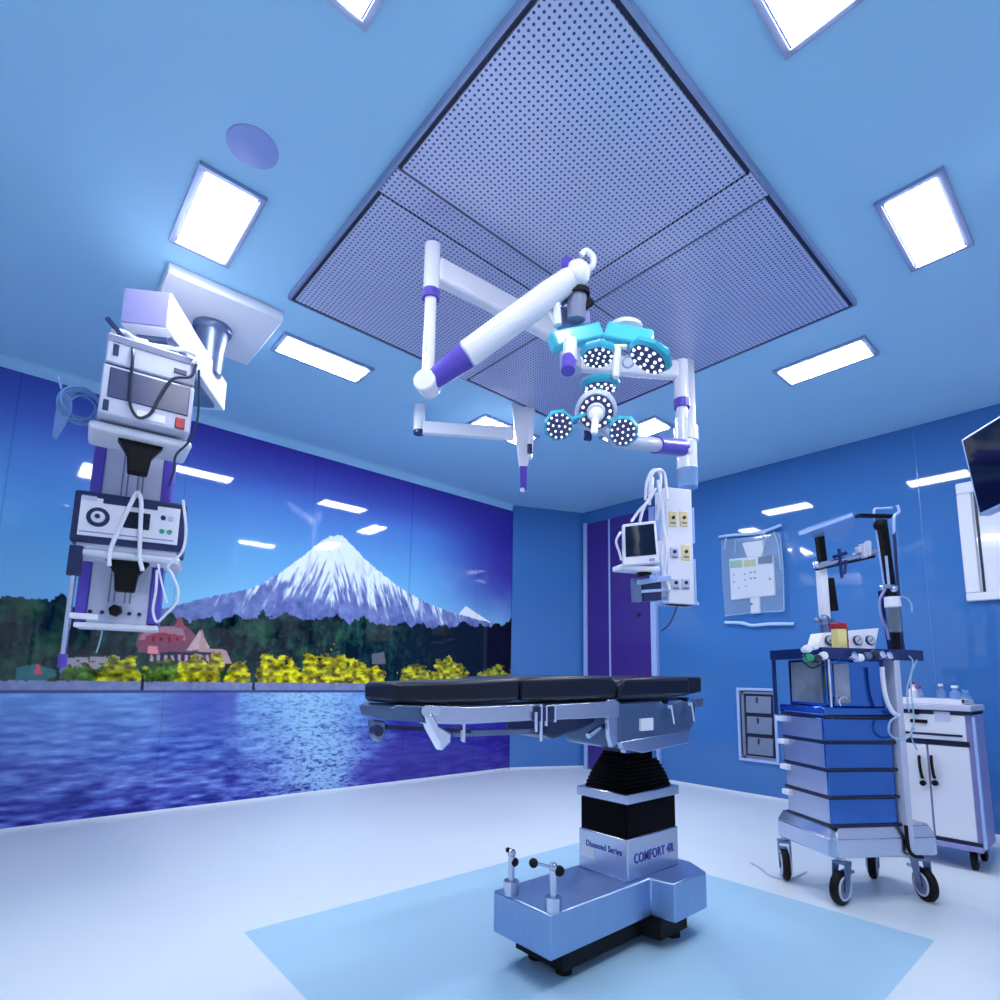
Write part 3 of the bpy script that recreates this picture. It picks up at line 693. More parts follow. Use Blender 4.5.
for px, py, dp, up, rt, R in ((559, 426, 2.62, -.15, .1, .066), (623, 432, 2.62, -.2, -.15, .066), (600, 388, 2.78, -1.01, 0, .088)):
    c = D(px, py, dp); pd = pod(c, tocam(c, up, rt, -.12 if up < -1 else 1), R, .05, s2)
    q = c-tocam(c, up, rt, -.12 if up < -1 else 1).normalized()*.03
    MB().bar(q, c0_-n_.normalized()*.04, .035, .02).build('petal_arm', 'teal_d', s2, bevel=.005)
MB().prism([D(584, 430, 2.72), D(592, 430, 2.72), D(592, 440, 2.72), D(584, 439, 2.72)], FW*.03).build('lamp_hinge', 'navy', s2, bevel=.004)

# ============================================================ SMALL CEILING ARM BEHIND
ad = 4.35
CP = ON(522, 408, 2, 3.599); CP = Vector((CP.x, CP.y, 0))
ca = thing('ceiling_boom', 'small white ceiling boom with side bar and violet tip behind the surgical light', 'ceiling boom', (CP.x, CP.y, 3.6))
def C2(px, py):   # point above/below the boom axis, offset sideways
    P = Vector((CP.x, CP.y, vz(CP, py))); return P+RT*along(P, RT, px)
MB().cyl(CP+Z*3.6, CP+Z*vz(CP, 428), .07, n=24).build('ceiling_post', 'white', ca)
MB().prism([C2(511, 404)-FW*.1, C2(535, 409)-FW*.1, C2(527, 470)-FW*.1, C2(519, 470)-FW*.1], FW*.07).build('tapered_arm', 'white', ca, bevel=.012)
MB().cyl(C2(531, 428)-FW*.1, C2(529, 462)-FW*.1, .022).build('gas_spring', 'white_gloss', ca)
MB().cyl(C2(529, 449)-FW*.14, C2(529, 457)-FW*.14, .024).build('lock_knob', 'dkblue', ca)
MB().prism([C2(519, 468)-FW*.1, C2(527, 468)-FW*.1, C2(526, 492)-FW*.1, C2(520, 492)-FW*.1], FW*.05).build('arm_tip', 'violet', ca, bevel=.006)
MB().ball(C2(522, 492)-FW*.09, .022).build('tip_ball', 'white', ca)
Q0, Q1 = C2(514, 434), C2(424, 427)
Q1.z = Q0.z; Q1 = Q1+Z*lift(Q1, 428)
Q1 = C2(422, 428)
MB().bar(Q0, Q1, .07, .115).build('side_bar', 'white', ca, bevel=.015, seg=3)
MB().cyl(C2(420, 396), C2(419, 431), .052, .052, 24).build('bar_end_joint', 'white_gloss', ca)
MB().cyl(C2(419, 431), C2(419, 434), .053, .05, 24).build('joint_cap', 'dkblue', ca)

# ============================================================ RIGHT SERVICE PENDANT
RP = ON(684, 358, 2, 3.6); RP = Vector((RP.x, RP.y, 0))
pd_ = 4.3
sp = thing('service_column', 'white ceiling service column with gas outlets and monitor shelf', 'service column', (RP.x, RP.y, 3.6))
zt_ = vz(RP, 488)
MB().cyl(RP+Z*3.6, RP+Z*(3.56), .13, n=30).build('ceiling_flange', 'white', sp)
MB().cyl(RP+Z*3.56, RP+Z*vz(RP, 470), .072, n=28).build('drop_tube', 'white_gloss', sp)
MB().cyl(RP+Z*vz(RP, 470), RP+Z*zt_, .078, .07, 28).build('lower_collar', 'frost', sp)
MB().cyl(RP+Z*vz(RP, 428), RP+Z*vz(RP, 442), .085, n=28).build('bearing_ring', 'white', sp)
wr = hdir(2600, 700); nr = Vector((wr.y, -wr.x, 0)); nr = nr if nr.dot(-RP) > 0 else -nr
f0 = RP+nr*.075; f0.z = 2.2
xl, xr = along(f0, wr, 667), along(f0, wr, 693); xc = (xl+xr)/2
def S3(px, py, n=0.):
    f_ = f0+nr*n; P = f_+wr*along(f_, wr, px); return P+Z*lift(P, py)
zt2, zb2 = S3(680, 488).z, S3(680, 604).z
cc = f0+wr*xc-nr*.075; cc.z = (zt2+zb2)/2
hd = MB().obox(cc, wr*(xr-xl)/2, nr*.075, Z*(zt2-zb2)/2).build('service_head', 'white', sp, bevel=.008)
for px, py, m in ((673, 519, 'socket'), (684, 519, 'socket'), (685, 553, 'socket'), (673.5, 553, 'offwhite'), (674, 584, 'offwhite'), (684, 584, 'offwhite')):
    q = S3(px, py); o = MB().obox(q+nr*.003, wr*.032, nr*.004, Z*(.055 if m == 'socket' else .035)).build('gas_outlet', m, sp, bevel=.004)
    MB().cyl(q+nr*.007+Z*.008, q+nr*.016+Z*.008, .012, n=14).build('outlet_valve', 'dkblue', o)
    MB().obox(q+nr*.008-Z*.03, wr*.02, nr*.002, Z*.006).build('outlet_label', 'grey', o)
for x in (xl-.035, xr+.03):
    for za, zb_ in ((zt2-.12, zt2-.38), (zb2+.33, zb2+.0)):
        c = f0+wr*x-nr*.05; c.z = (za+zb_)/2
        MB().obox(c, wr*.008, nr*.02, Z*(za-zb_)/2).build('accessory_rail', 'trimlight', sp, bevel=.003)
c = f0+wr*xc-nr*.06; c.z = zb2+.012
MB().obox(c, wr*((xr-xl)/2+.04), nr*.05, Z*.012).build('rail_bracket', 'trimlight', sp)
c = f0+wr*(xl-.03)-nr*.05; c.z = zb2+.07; MB().obox(c, wr*.05, nr*.02, Z*.022).build('rail_clamp', 'white', sp)
# shelf and monitor
sh0, sh1 = S3(620, 569, .12), S3(660, 567, .12)
w_ = sh1-sh0; w_.z = 0
MB().obox((sh0+sh1)/2-nr*.06, w_/2, nr*.06, Z*.018).build('monitor_shelf', 'white', sp, bevel=.01)
b = MB(); b.bar(S3(634, 583, .03), S3(668, 578, .0), .05, .035); b.bar(S3(636, 592, .03), S3(668, 590, .0), .03, .02); b.build('shelf_arm', 'trimlight', sp, bevel=.004)
b = MB(); b.prism([S3(633, 578, .05), S3(640, 578, .05), S3(641, 602, .05), S3(634, 602, .05)], -nr*.05); b.build('arm_plate', 'steel_d', sp, bevel=.004)
b = MB(); b.prism([S3(641, 582, .02), S3(660, 582, .02), S3(660, 600, .02), S3(642, 601, .02)], -nr*.07); b.build('shelf_bracket', 'dkblue', sp, bevel=.004)
MB().cyl(S3(644, 576, .06), S3(643, 571, .06), .045, .05).build('swivel', 'black', sp)
mo = thing('patient_monitor', 'small white framed patient monitor with dark screen on the column shelf', 'monitor', (sh0+sh1)/2)
P = [S3(622, 566, .14), S3(659, 563, .14), S3(656, 520, .10), S3(622, 524, .10)]
def rquad(P, u0, v0, u1, v1):
    f = lambda u, v: P[0]*(1-u)*(1-v)+P[1]*u*(1-v)+P[2]*u*v+P[3]*(1-u)*v
    return [f(u0, v0), f(u1, v0), f(u1, v1), f(u0, v1)]
MB().prism(P, (hdir(700)-nr*.3).normalized()*.13).build('housing', 'white', mo, bevel=.012)
MB().prism([p+nr*.004 for p in rquad(P, .09, .20, .92, .92)], -nr*.01).build('screen', 'screen', mo)
MB().prism([p+nr*.005 for p in rquad(P, .72, .06, .86, .12)], -nr*.01).build('badge', 'lav', mo)
b = MB(); q = S3(622, 540, -.02); b.tube([S3(621, 532, 0), S3(616, 541, 0), S3(619, 552, 0), S3(621, 560, .02)], .008); b.build('side_cable', 'white', mo)
# cable bundle between column and monitor
b = MB()
for pts in (((646, 500), (648, 482), (655, 470), (662, 476), (660, 500), (657, 520)), ((650, 505), (652, 478), (658, 470), (666, 474), (668, 500)), ((640, 522), (644, 508), (652, 494), (654, 478)), ((632, 521), (640, 510), (650, 500), (657, 488)), ((663, 500), (664, 530), (661, 560), (668, 590)), ((659, 480), (663, 520), (666, 550), (662, 575))):
    b.tube([S3(x, y, random.uniform(-.02, .06)) for x, y in pts], .010)
b.build('cable_bundle', 'white', sp)
b = MB(); b.tube([S3(x, y, -.02) for x, y in ((675, 606), (672, 615), (666, 625), (659, 631))], .006)
b.build('earth_lead', 'dkblue', sp)

# ============================================================ OPERATING TABLE
tb = thing('operating_table', 'black cushioned steel operating table standing on a T-shaped base', 'operating table', (-1.78, 2.4, 0))
zb0, zb1 = .12, .287
foot = [(-1.61, 1.725), (-1.61, 2.40), (-1.495, 2.42), (-1.495, 2.70), (-1.62, 2.78), (-1.94, 2.78), (-2.06, 2.70), (-2.06, 2.42), (-1.95, 2.40), (-1.95, 1.725)]
bs = MB().prism([(x, y, zb0) for x, y in foot], (0, 0, zb1-zb0)).build('table_base', 'steel_b', tb, bevel=.008)
def inset(P, k): return [(-1.78+(x+1.78)*k, 2.25+(y-2.25)*k) for x, y in P]
MB().prism([(x, y, .038) for x, y in inset(foot, .80)], (0, 0, .082)).build('underside', 'black', bs)  # black inset block also stands in for the shadow beneath the base
for x, y in ((-1.70, 1.90), (-1.86, 1.90), (-1.60, 2.56), (-1.95, 2.56)):
    MB().cyl((x, y, 0), (x, y, .05), .035, n=20).build('foot_pad', 'black', bs)
cx0, cx1, cy0, cy1 = -1.925, -1.637, 2.262, 2.69
corner = Vector((cx1, cy0, .287))
def zc(py): return corner.z+lift(corner, py)
z1, z2, z3 = zc(841), zc(805), zc(795)
lc_ = MB().box(cx0, cy0, zb1, cx1, cy1, z1+.003).build('column_cover', 'steel', tb, bevel=.006)
MB().box(cx0+.006, cy0+.006, z1, cx1-.006, cy1-.006, z2).build('lower_bellows', 'softblack', tb, bevel=.008)
MB().box(cx0-.008, cy0-.008, z2, cx1+.008, cy1+.008, z3).build('collar_plate', 'steel', tb, bevel=.005)
ccx, ccy = (cx0+cx1)/2, (cy0+cy1)/2
zt = z3+.20; b = MB(); n = 11
for i in range(n):
    f0_, f1_ = i/n, (i+1)/n; a0, a1 = 1-.50*f0_**1.3, 1-.50*f1_**1.3
    hx, hy = (cx1-cx0)/2-.02, (cy1-cy0)/2-.02
    za_, zb_ = z3+(zt-z3)*f0_, z3+(zt-z3)*f1_
    vs = [(ccx+sx_*hx*a0*1.03, ccy+sy_*hy*a0*1.03, za_) for sx_, sy_ in ((-1, -1), (1, -1), (1, 1), (-1, 1))]+[(ccx+sx_*hx*a1, ccy+sy_*hy*a1, zb_) for sx_, sy_ in ((-1, -1), (1, -1), (1, 1), (-1, 1))]
    b.add(vs, [(3, 2, 1, 0), (4, 5, 6, 7), (0, 1, 5, 4), (1, 2, 6, 5), (2, 3, 7, 6), (3, 0, 4, 7)])
b.build('upper_bellows', 'softblack', tb, bevel=.012)
# lettering on the cover
text('Diamond Series', .041, (cx0+.045, cy0-.001, zb1+(z1-zb1)*.60), (1, 0, 0), (0, 0, 1), 'ink', lc_, bold=.0003, sx=.72)
MB().box(cx0+.012, cy0-.003, zb1+(z1-zb1)*.32, cx0+.095, cy0+.001, zb1+(z1-zb1)*.60).build('paper_label', 'white', lc_)
text('COMFORT 4R', .060, (cx1+.001, cy0+.05, zb1+(z1-zb1)*.40), (0, 1, 0), (0, 0, 1), 'ink', lc_, bold=.0006, sx=.82)
# brake pedals / levers on the foot of the base
def lever(px, py, ptop, knobs, name='brake_lever'):
    q = ON(px, py, 2, zb1); h_ = lift(q, ptop)
    o = MB().cyl(q, q+Z*.055, .034, n=8).build(name, 'steel', bs)
    MB().cyl(q+Z*.05, q+Z*h_, .014, n=14).build('lever_post', 'steel', o)
    T = q+Z*h_
    for (ax, ay, r) in knobs:
        e = T+RT*along(T, RT, ax); e = e+Z*lift(e, ay)
        MB().tube([T-Z*.005, (T+e)/2, e], .006, sm=0).build('lever_rod', 'steel', o)
        MB().ball(e, r, 14).build('lever_knob', 'black', o)
    MB().ball(T, .019, 12).build('post_cap', 'steel', o)
lever(511, 894, 853, ((514.5, 862, .019), (508, 850, .011)))
lever(553, 911, 867, ((533.5, 863, .019), (559.5, 871, .021)))

XS = -1.55
def S(px, py, x=XS): return ON(px, py, 0, x)
def side_prism(pts, x0, x1, name, m, parent=tb, **kw):
    P = [S(*p) for p in pts]
    return MB().prism([Vector((x0, p.y, p.z)) for p in P], (x1-x0, 0, 0)).build(name, m, parent, **kw)
xb = -1.95
mt = side_prism(((394, 683), (450, 681), (521, 678), (521, 701), (440, 704), (394, 704)), XS, xb+.20, 'leg_cushion', 'vinyl', bevel=.018, seg=3)
side_prism(((522, 678), (570, 676.5), (612, 676), (619, 683), (617, 699), (560, 701), (522, 701)), XS, xb, 'seat_cushion', 'vinyl', bevel=.02, seg=3)
side_prism(((620, 684), (626, 678), (690, 676.5), (690, 696), (640, 699), (619, 700)), XS, xb, 'back_cushion', 'vinyl', bevel=.02, seg=3)
side_prism(((691, 677), (707, 677), (707, 693), (691, 695)), XS-.03, xb+.03, 'head_cushion', 'vinyl', bevel=.012, seg=3)
side_prism(((391, 709), (397, 705), (424, 706), (424, 723), (394, 720)), XS+.0, xb+.19, 'leg_frame', 'housing', bevel=.004)
side_prism(((424, 705), (466, 707), (540, 704), (540, 720), (466, 724), (424, 724)), XS+.012, XS-.03, 'side_rail', 'steel', bevel=.003)
side_prism(((545, 705), (617, 701), (617, 717), (545, 720)), XS+.012, XS-.03, 'side_rail', 'steel', bevel=.003)
side_prism(((424, 706), (540, 704), (617, 701), (617, 712), (540, 716), (424, 716)), XS-.05, xb+.20, 'seat_frame', 'steel_d', bevel=.004)
side_prism(((620, 703), (699, 698), (698, 722), (689, 741), (642, 752), (622, 748), (619, 730)), XS-.01, XS-.34, 'drive_housing', 'housing', bevel=.02, seg=3)
side_prism(((620, 742), (690, 730), (688, 743), (642, 753), (622, 749)), XS+.004, XS-.02, 'housing_lip', 'steel', bevel=.004)
side_prism(((698, 699), (707, 698), (707, 707), (698, 708)), XS-.02, XS-.35, 'head_frame', 'steel_d', bevel=.004)
side_prism(((641, 719), (653, 718), (653, 730), (641, 731)), XS+.002, XS-.011, 'data_plate', 'white')
for p in ((670, 705), (690, 702)):
    q = S(*p, XS+.02); MB().cyl(q, q-Vector((.06, 0, 0)), .022, n=16).build('rail_clamp', 'chrome', tb)
    q2 = S(p[0]+4, p[1]+19, XS+.03); MB().cyl(q+Vector((.005, 0, 0)), q2, .006).build('clamp_lever', 'chrome', tb)
side_prism(((607, 700), (617, 699), (618, 744), (612, 748), (609, 736)), XS-.0, XS-.02, 'joint_plate', 'steel', bevel=.004)
side_prism(((560, 713), (607, 713), (607, 724), (590, 732), (565, 741), (556, 736)), XS-.06, XS-.30, 'lift_mechanism', 'dkblue', bevel=.012)
MB().tube([S(588, 736, XS-.04), S(600, 728, XS-.04), S(614, 724, XS-.04)], .013).build('hydraulic_rod', 'steel', tb)
for px, a, b_ in ((541, 704, 741), (546, 706, 726), (536, 712, 732), (555, 706, 722)):
    MB().cyl(S(px, a, XS+.025), S(px, b_, XS+.025), .007).build('release_lever', 'chrome', tb)
MB().box(XS-.01, S(533, 715).y, S(538, 721).z, XS+.03, S(549, 715).y, S(538, 706).z).build('rail_coupling', 'dkblue', tb, bevel=.004)
MB().bar(S(454, 734, XS-.12), S(545, 731, XS-.12), .018, .02).build('lower_bar', 'steel_d', tb)
MB().bar(S(386, 727, XS-.13), S(470, 731, XS-.10), .016, .016).build('push_rod', 'dkblue', tb)
MB().prism([S(*p, XS-.12) for p in ((373, 720), (386, 721), (386, 736), (381, 743), (374, 737))], (-.04, 0, 0)).build('foot_bracket', 'steel_d', tb, bevel=.006)
MB().cyl(S(379, 731, XS-.10), S(379, 731, XS-.10)-Vector((.03, 0, 0)), .018, n=18).build('pivot_knob', 'dkblue', tb)
side_prism(((421, 713), (431, 714), (436, 726), (449, 733), (448, 742), (439, 751), (433, 740), (427, 729)), XS+.02, XS-.02, 'leg_clamp', 'chrome', bevel=.008)
b = MB(); b.cyl(S(427, 711, XS+.02), S(427, 711, XS-.03), .018).cyl(S(436, 711, XS+.02), S(436, 711, XS-.03), .015); b.build('clamp_screw', 'chrome', tb)
side_prism(((470, 716), (473, 716), (473, 744), (470, 742)), XS-.04, XS-.055, 'drop_pin', 'chrome', bevel=.002)
# neck from drive housing to bellows
MB().box(ccx-.07, 2.36, zt-.03, ccx+.08, 2.54, S(640, 745).z+.03).build('neck', 'dkblue', tb, bevel=.01)
MB().bar((ccx+.085, 2.34, zt-.02), (ccx+.085, 2.34, S(640, 745).z+.02), .03, .04, up=(0, 1, 0)).build('neck_ram', 'chrome', tb)
MB().bar((ccx+.085, 2.56, zt-.06), (ccx+.085, 2.56, S(640, 745).z+.04), .03, .04, up=(0, 1, 0)).build('neck_ram', 'chrome', tb)

# ============================================================ ANAESTHESIA MACHINE
OO = Vector((-1.235, 3.58, 0)); cu_ = Vector((.524, .852, 0)); cv_ = Vector((-.852, .524, 0))
T = Matrix(((cu_.x, cv_.x, 0, OO.x), (cu_.y, cv_.y, 0, OO.y), (0, 0, 1, 0), (0, 0, 0, 1)))
am = thing('anaesthesia_machine', 'steel drawer cart with gauges and tall dark posts on black casters', 'anaesthesia machine', T @ Vector((.3, .25, 0)), math.atan2(cu_.y, cu_.x))
def L3(u, v, z): return T @ Vector((u, v, z))
def V0(px, py, v=.0):    # point on the plane v=const of the machine
    d = ray(px, py); n = cv_; t = (OO.dot(n)+v-CAM.dot(n))/d.dot(n); return CAM+d*t
def U0(px, py, u=.0):
    d = ray(px, py); n = cu_; t = (OO.dot(n)+u-CAM.dot(n))/d.dot(n); return CAM+d*t
base = MB(T); base.prism([(0, .02, .25), (.03, -.02, .25), (.66, -.02, .25), (.69, .02, .25), (.69, .42, .25), (.66, .45, .25), (.0, .45, .25)], (0, 0, .10)); 
bo = base.build('cart_base', 'steel', am, bevel=.006)
tp_ = MB(T); a = [(0, .02), (.03, -.02), (.66, -.02), (.69, .02), (.69, .42), (.66, .45), (0, .45)]
i_ = [(.345+(u-.345)*.93, .215+(v-.215)*.90) for u, v in a]
n = len(a); tp_.add([(u, v, .35) for u, v in a]+[(u, v, .41) for u, v in i_], [tuple(range(n-1, -1, -1)), tuple(range(n, 2*n))]+[(k_, (k_+1) % n, (k_+1) % n+n, k_+n) for k_ in range(n)])
tp_.build('base_shroud', 'steel', am, bevel=.004)
# casters
def caster(u, v, ang, name='caster'):
    cc = L3(u, v, 0); R = .088; ax = Vector((math.cos(ang), math.sin(ang), 0)); fw = Vector((-ax.y, ax.x, 0))
    h = cc+Z*R-fw*.03
    o = MB().lathe(h-ax*.022, ax, [(R*.80, 0), (R*.95, .004), (R, .012), (R, .032), (R*.95, .040), (R*.80, .044)], 32).build(name, 'black', am)
    MB().cyl(h-ax*.024, h+ax*.024, R*.60, n=24).build('wheel_rim', 'grey', o)
    b = MB(); b.ring(h-ax*.024, ax, R*.66, .006).ring(h+ax*.024, ax, R*.66, .006); b.build('wheel_band', 'offwhite', o)
    MB().cyl(h-ax*.034, h+ax*.034, .016).build('hub', 'dkblue', o)
    b = MB()
    for s in (-1, 1): b.prism([h+ax*s*.030-fw*.018-Z*.02, h+ax*s*.030+fw*.018-Z*.02, cc+ax*s*.030+fw*.035+Z*.215, cc+ax*s*.030-fw*.035+Z*.215], ax*s*.006)
    b.obox(cc+Z*.218, ax*.036, fw*.035, Z*.006); b.build('fork', 'steel_d', o)
    MB().cyl(cc+Z*.222, cc+Z*.25, .018).build('stem', 'steel', o)
    MB().obox(cc+Z*.16+fw*.055, ax*.025, fw*.03, Z*.008).build('brake_pedal', 'steel', o, bevel=.003)
va = math.atan2(cu_.y, cu_.x)
caster(.085, .03, -.15); caster(.60, .04, .80); caster(.03, .44, .50); caster(.62, .40, 0.2)
# drawers
zs_ = [.412, .565, .715, .868, 1.008]
dv = .36
for i in range(4):
    z0, z1_ = zs_[i]+.012, zs_[i+1]-.004
    t_ = .006*i
    o = MB(T).box(.015-t_, .0-t_*.3, z0, .44, dv, z1_).build('drawer', 'polished', am, bevel=.004)
    MB(T).box(.012-t_, .01, z0+.004, .016-t_, dv-.01, z1_-.004).build('drawer_side', 'polished_l', o)
    MB(T).box(.005, -.012, zs_[i]-.002, .455, dv+.01, zs_[i]+.014).build('drawer_edge', 'gasket', o, bevel=.003)
    MB(T).box(-.018-t_, dv-.055, z1_-.040, .02-t_, dv+.012, z1_-.008).build('drawer_handle', 'white', o, bevel=.006)
MB(T).box(.005, -.012, zs_[4]-.002, .455, dv+.01, zs_[4]+.014).build('drawer_edge', 'gasket', am, bevel=.003)
MB(T).box(.0, -.01, 1.02, .46, dv+.02, 1.07).build('middle_shelf', 'polished', am, bevel=.012)
MB(T).box(.46, -.035, .27, .50, .40, 1.35).build('side_plate', 'offwhite', am, bevel=.004)
b = MB(T); b.tube([(.457, -.03, .42), (.457, -.035, .30), (.475, -.05, .262), (.53, -.05, .255)], .010); b.build('edge_cable', 'black', am)
MB(T).tube([(.0, .41, 1.35), (.0, .41, 1.0)], .012).build('hanging_strap', 'navy', am)
MB(T).box(.05, .02, 1.07, .44, .34, 1.345).build('compartment', 'polished', am, bevel=.006)
MB(T).box(.046, .05, 1.09, .052, .31, 1.33).build('compartment_side', 'patchy', am)
MB(T).box(.10, .012, 1.09, .20, .022, 1.32).build('instrument_panel', 'patchy', am, bevel=.004)
b = MB(T); b.cyl((.065, .01, 1.0), (.065, .01, 1.37), .008); b.build('corner_rod', 'chrome', am)
MB(T).ring((.135, -.005, 1.10), (0, 1, 0), .03, .006, arc=(math.pi, 2*math.pi)).build('hook', 'chrome', am) 
# worktop
MB(T).box(-.01, -.03, 1.352, .66, .42, 1.372).build('worktop', 'polished', am, bevel=.005)
MB(T).box(-.015, -.036, 1.345, .665, -.022, 1.41).build('worktop_rail', 'navy', am, bevel=.004)
MB(T).box(-.015, -.036, 1.345, -.002, .425, 1.41).build('worktop_rail', 'navy', am, bevel=.004)
# gauge panel (slanted) with four dials
gv = .10
gp = [V0(849, 650, gv), V0(875, 649, gv), V0(879, 628, gv+.03), V0(849, 631, gv+.03)]
gp = [V0(816, 653, gv), V0(875, 649, gv), V0(879, 628, gv+.03), V0(822, 633, gv+.03)]
go = MB().prism(gp, cv_*.10).build('gauge_panel', 'white', am, bevel=.004)
for px in (829, 843, 857, 869.5):
    c = (V0(px, 640.5, gv+.012)); n_ = -cv_+Z*.15
    o = MB().cyl(c, c+n_*.012, .030, .029, 24).build('gauge', 'dkblue', go); MB().cyl(c+n_*.012, c+n_*.015, .024, n=24).build('gauge_face', 'offwhite', o)
    MB().obox(c+n_*.017, cu_*.012+Z*.012, n_*.001, cu_*.0015-Z*.0015).build('gauge_needle', 'dkblue', o)
# clutter of valves and flow knobs on the front edge
random.seed(4)
for px, py, m in ((806, 650, 'white'), (813, 647, 'white'), (808, 659, 'green'), (816, 660, 'cableg'), (822, 657, 'white'), (852, 657, 'chrome'), (858, 659, 'white'), (866, 657, 'steel_d'), (873, 655, 'cableg'), (880, 656, 'chrome'), (887, 657, 'chrome')):
    c = V0(px, py, -.045); MB().lathe(c+cv_*.02, -cv_+Z*.2, [(.018, 0), (.018, .02), (.024, .024), (.022, .045), (.008, .05)], 14).build('valve_knob', m, am)
for pts in (((803, 655), (812, 662), (820, 658), (827, 664)), ((850, 660), (860, 655), (870, 661), (884, 655), (894, 660)), ((803, 662), (812, 668), (822, 664))):
    MB().tube([V0(x, y, -.05) for x, y in pts], .006).build('gas_hose', 'cableg', am)
# posts, crossbar, top shelf
pv = .25
PL0, PL1 = V0(829, 655, pv), V0(819, 528, pv)
PR0, PR1 = V0(893, 655, pv), V0(880, 515, pv)
def upright(px, pb, ptop, v=pv):
    a = V0(px, pb, v); return a, a+Z*lift(a, ptop)
a, e = upright(829, 560, 530); 
MB().bar(V0(822.5, 562, pv), V0(818.5, 530, pv), .045, .04, up=cv_).build('left_post', 'black', am, bevel=.004)
MB().bar(V0(825, 620, pv), V0(821, 566, pv), .05, .05, up=cv_).build('bellows_housing', 'white', am, bevel=.006)
MB().bar(V0(834, 611, pv), V0(829.5, 578, pv), .05, .03, up=cv_).build('bellows_window', 'black', am, bevel=.006)
b = MB(); b.ball(V0(824, 620, pv-.03), .035, 12).ball(V0(817, 621, pv-.04), .02, 10).cyl(V0(824, 622, pv), V0(827, 640, pv), .025).cyl(V0(831, 621, pv-.03), V0(836, 625, pv-.03), .02); b.build('absorber_valve', 'steel_d', am)
MB().bar(V0(827, 640, pv), V0(825, 622, pv), .04, .04, up=cv_).build('valve_block', 'navy', am, bevel=.008)
MB().bar(V0(898, 650, pv), V0(881, 520, pv), .056, .045, up=cv_).build('right_post', 'black', am, bevel=.004)
MB().bar(V0(884, 585, pv-.03), V0(874, 516, pv-.03), .008, .008, up=cv_).build('post_edge', 'trimlight', am)
MB().bar(V0(897, 652, pv+.03), V0(886, 590, pv+.03), .09, .05, up=cv_).build('post_lower_case', 'navy', am, bevel=.006)
MB().cyl(V0(817, 566, pv-.04), V0(876, 552, pv-.04), .020).build('crossbar', 'steel', am)
MB().cyl(V0(816, 569, pv-.03), V0(874, 556, pv-.03), .012).build('crossbar', 'black', am)
MB().ball(V0(816, 565, pv-.04), .024, 12).build('bar_clamp', 'chrome', am)
b = MB(); b.bar(V0(863, 558, pv-.06), V0(863, 544, pv-.06), .05, .03).bar(V0(868, 556, pv-.06), V0(868, 541, pv-.06), .03, .03).bar(V0(859, 553, pv-.06), V0(858, 547, pv-.06), .03, .03); b.build('clamp_cluster', 'offwhite', am, bevel=.006)
b = MB(); b.cyl(V0(839, 549, pv-.06), V0(842, 578, pv-.06), .010).cyl(V0(834, 557, pv-.06), V0(846, 553, pv-.06), .012).cyl(V0(846, 560, pv-.06), V0(845, 574, pv-.06), .008); b.build('hanging_hook', 'navy', am)
sa, sb_ = V0(799, 534, pv-.08), V0(853, 516, pv-.08)
MB().prism([V0(798, 533, pv-.14), V0(852, 514, pv-.14), V0(858, 521, pv+.08), V0(846, 541, pv+.12), V0(826, 541, pv+.12)], Z*.012).build('acrylic_shelf', 'frost', am, bevel=.003)
MB().bar(V0(799, 534, pv-.14), V0(852, 515, pv-.14), .014, .02).build('shelf_front_edge', 'trimlight', am)
MB().bar(V0(857, 515.5, pv-.04), V0(892, 516.5, pv-.04), .05, .018).build('top_bracket', 'black', am, bevel=.003)
b = MB(); b.tube([V0(874, 514, pv), V0(875, 509, pv), V0(882, 508.5, pv), V0(892, 508, pv)], .008); b.build('top_handle', 'trimlight', am)
MB().ball(V0(880, 525, pv-.05), .04, 12).build('post_knob', 'black', am)
# IV pole
b = MB(); b.tube([V0(x, y, pv-.1) for x, y in ((897, 505), (899, 512), (894, 517), (894, 534))], .009); b.build('iv_hook', 'trimlight', am)
MB().cyl(V0(894, 532, pv-.1), V0(903, 654, pv-.1), .009).build('iv_pole', 'dkblue', am)
b = MB(); b.cyl(V0(886, 556, pv-.1), V0(889, 586, pv-.1), .008); b.build('rail_pin', 'trimlight', am)
b = MB(); b.cyl(V0(882, 586, pv-.1), V0(896, 587, pv-.1), .014).ball(V0(894, 589, pv-.12), .022).ball(V0(882, 587, pv-.12), .015); b.build('pole_clamp', 'steel', am)
MB().cyl(V0(892, 597, pv-.14), V0(893, 607, pv-.14), .042, .045).build('suction_lid', 'white', am)
MB().cyl(V0(893, 607, pv-.14), V0(895, 632, pv-.14), .042, .038).build('suction_jar', 'clear', am)
b = MB(); b.tube([V0(x, y, pv-.12) for x, y in ((900, 597), (906, 598), (911, 604), (912, 612))], .006); b.build('jar_tube', 'tube', am)
# hoses
b = MB(); b.tube([V0(x, y, -.04) for x, y in ((882, 667), (883, 680), (886, 698), (892, 711), (898, 716))], .013)
tag(b.build('breathing_hose', 'white'), 'white curved hose hanging from the steel cart worktop', 'hose')
b = MB(); b.tube([V0(x, y, pv-.05) for x, y in ((886, 588), (880, 600), (881, 615), (886, 628), (889, 640))], .008)
tag(b.build('gas_tube', 'lav'), 'thin lavender tube along the tall right post of the steel cart', 'tube')
b = MB(); b.tube([V0(x, y, -.06) for x, y in ((898, 716), (890, 722), (889, 732), (896, 739), (907, 738), (914, 728))], .006)
b.tube([V0(x, y, -.05) for x, y in ((909, 656), (913, 664), (907, 690), (909, 712))], .004)
b.tube([V0(x, y, -.05) for x, y in ((917, 660), (911, 676), (912, 700), (914, 720), (911, 735), (917, 750))], .004)
tag(b.build('thin_tubing', 'tube'), 'thin clear tubing looping between the steel cart and the white cabinet', 'tubing')
